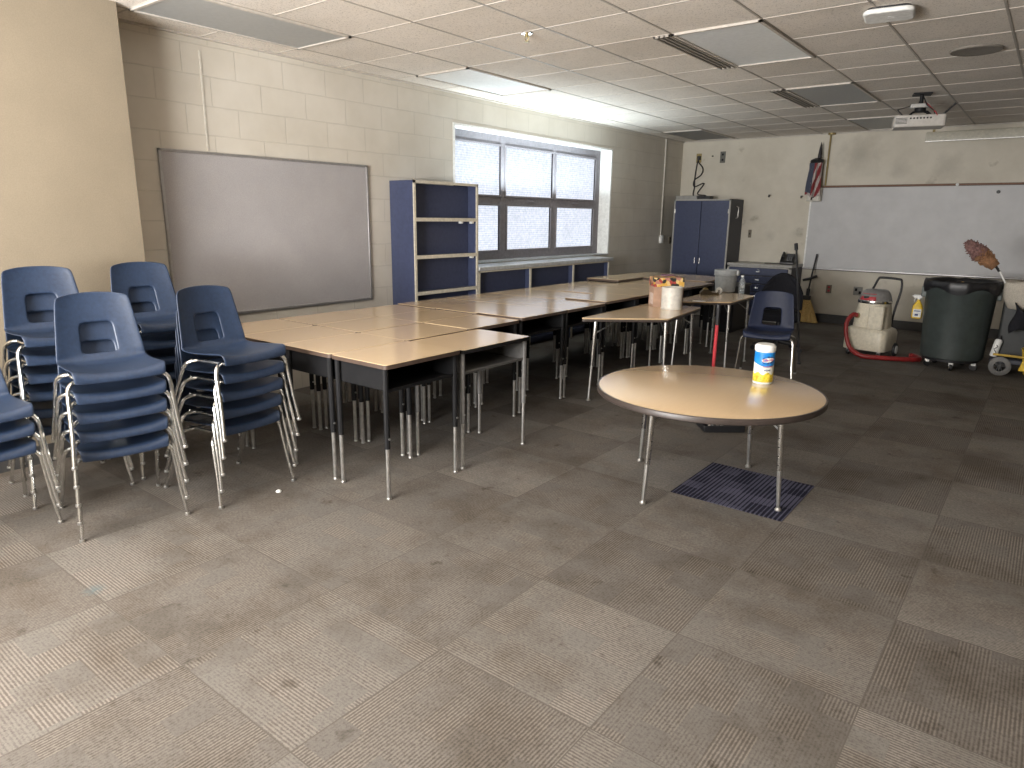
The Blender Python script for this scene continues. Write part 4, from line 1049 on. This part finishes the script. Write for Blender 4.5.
def sack(u, v):
    a = 2*PI*u; k = [(.10, .66), (.20, .68), (.245, .78), (.25, .88), (.235, .93), (.20, .925), (.12, .90), (.0, .895)]
    q = v*(len(k)-1); i = min(int(q), len(k)-2); f_ = q-i; r = k[i][0]*(1-f_)+k[i+1][0]*f_; z = k[i][1]*(1-f_)+k[i+1][1]*f_
    r *= 1+.04*math.sin(a*5+v*4)+.025*math.sin(a*11)
    return Vector((r*1.02*math.cos(a)-.17, r*.62*math.sin(a)-.22, z+.012*math.sin(a*3)))
MB().grid(sack, 48, 14).build('canvas_bag', M_canvas, t, ang=180)
def drape(u, v):
    return Vector((-.30+.46*u+.02*math.sin(v*6), -.385-.02*math.sin(u*14)-.02*v, .80-.16*abs(math.sin(u*4.2+.4))*(1-v)-.36*v+.05*math.sin(u*9)*v))
MB().grid(drape, 24, 16).build('cloth_cover', M_cloth, t, solid=.012, ang=180)
# items on the cart
t = thing('spray_can', 'white spray can standing tilted on the cart deck above the wheel', 'spray can', (-.325, 8.245, .183), 0)
t.rotation_euler = (0, math.radians(9), 0)
MB().lathe([(0, 0), (.031, 0), (.033, .004), (.033, .155), (.026, .172), (.012, .178), (0, .178)], seg=24).build('can_body', M_white, t)
MB().tube([(.0, -.0335, .03), (.015, -.031, .045), (.0, -.0335, .06), (-.014, -.031, .075), (.0, -.0335, .09), (.012, -.031, .105), (-.004, -.0333, .12)], .004, 6).build('print_mark', M_black, t)
MB().lathe([(0, .178), (.011, .178), (.010, .20), (.004, .215), (0, .215)], seg=12).build('nozzle', M_blackpl, t)
t = thing('mop_bucket', 'yellow mop bucket with wringer at the lower right picture edge', 'mop bucket', (.10, 7.96, 0), 0)
MB().lathe([(0, .09), (.16, .09), (.20, .32), (.205, .33), (.195, .33), (.155, .10), (0, .10)], seg=28).build('bucket_body', M_yellow, t)
MB().prism([(-.17, .10), (.12, .10), (.10, .40), (-.10, .40)], -.012, .012).xform(Matrix.Rotation(PI/2, 4, 'X')).xform(Matrix.Translation((-.03, -.17, .04))).build('wringer', M_yellow, t, bevel=.008)
MB().tube([(-.10, -.17, .268), (-.41, -.10, .262)], .011, 8).build('wringer_handle', plain('worn_yellow', (.45, .30, .05), .5), t)
for a in (.8, 2.4, 3.9, 5.5):
    MB().lathe([(0, -.012), (.034, -.012), (.034, .012), (0, .012)], seg=16).xform(Matrix.Translation((.14*math.cos(a), .14*math.sin(a), .035)) @ Matrix.Rotation(a, 4, 'Z') @ Matrix.Rotation(PI/2, 4, 'X')).box((.14*math.cos(a)-.012, .14*math.sin(a)-.012, .05), (.14*math.cos(a)+.012, .14*math.sin(a)+.012, .1)).build('caster', M_blackpl, t)
t = thing('feather_duster', 'fluffy brown duster sticking up out of the cart bag', 'duster', (-.33, 8.31, .88))
ax0, ax1 = Vector((.0, 0, .02)), Vector((-.075, 0, .15))
MB().tube([ax0+Vector((.03, 0, -.06)), ax1], .007, 8).build('handle', M_white, t)
MB().tube([ax1-Vector((-.006, 0, .02)), ax1+Vector((-.03, 0, .03))], .012, 8).build('ferrule', M_blackpl, t)
p0, p1 = Vector((-.10, 0, .17)), Vector((-.36, 0, .39))
def duster(rmax, a, b, n, mat, name):
    m = MB(); dirv = (p1-p0).normalized(); s1 = dirv.cross(Vector((0, 1, 0))).normalized(); s2 = Vector((0, 1, 0))
    for i in range(n):
        q = a+(b-a)*random.random(); th = random.random()*2*PI
        r = rmax*math.sin(PI*min(1, max(.12, q*.86+.10)))**.6*random.uniform(.75, 1.05)
        base = p0.lerp(p1, q); side = s1*math.cos(th)+s2*math.sin(th)
        tip = base+side*r+dirv*random.uniform(.01, .05)
        m.tube([base, base.lerp(tip, .55)+dirv*.004, tip], [.010, .010, .003], 4)
    for k in range(7):
        pass
    m.tube([p0.lerp(p1, a), p0.lerp(p1, (a+b)/2), p0.lerp(p1, b)], [rmax*.55, rmax*.75, rmax*.5], 10)
    return m.build(name, mat, t, ang=180)
duster(.085, .02, .55, 380, M_duster2, 'duster_base')
duster(.092, .45, 1.0, 420, M_duster, 'duster_tip')
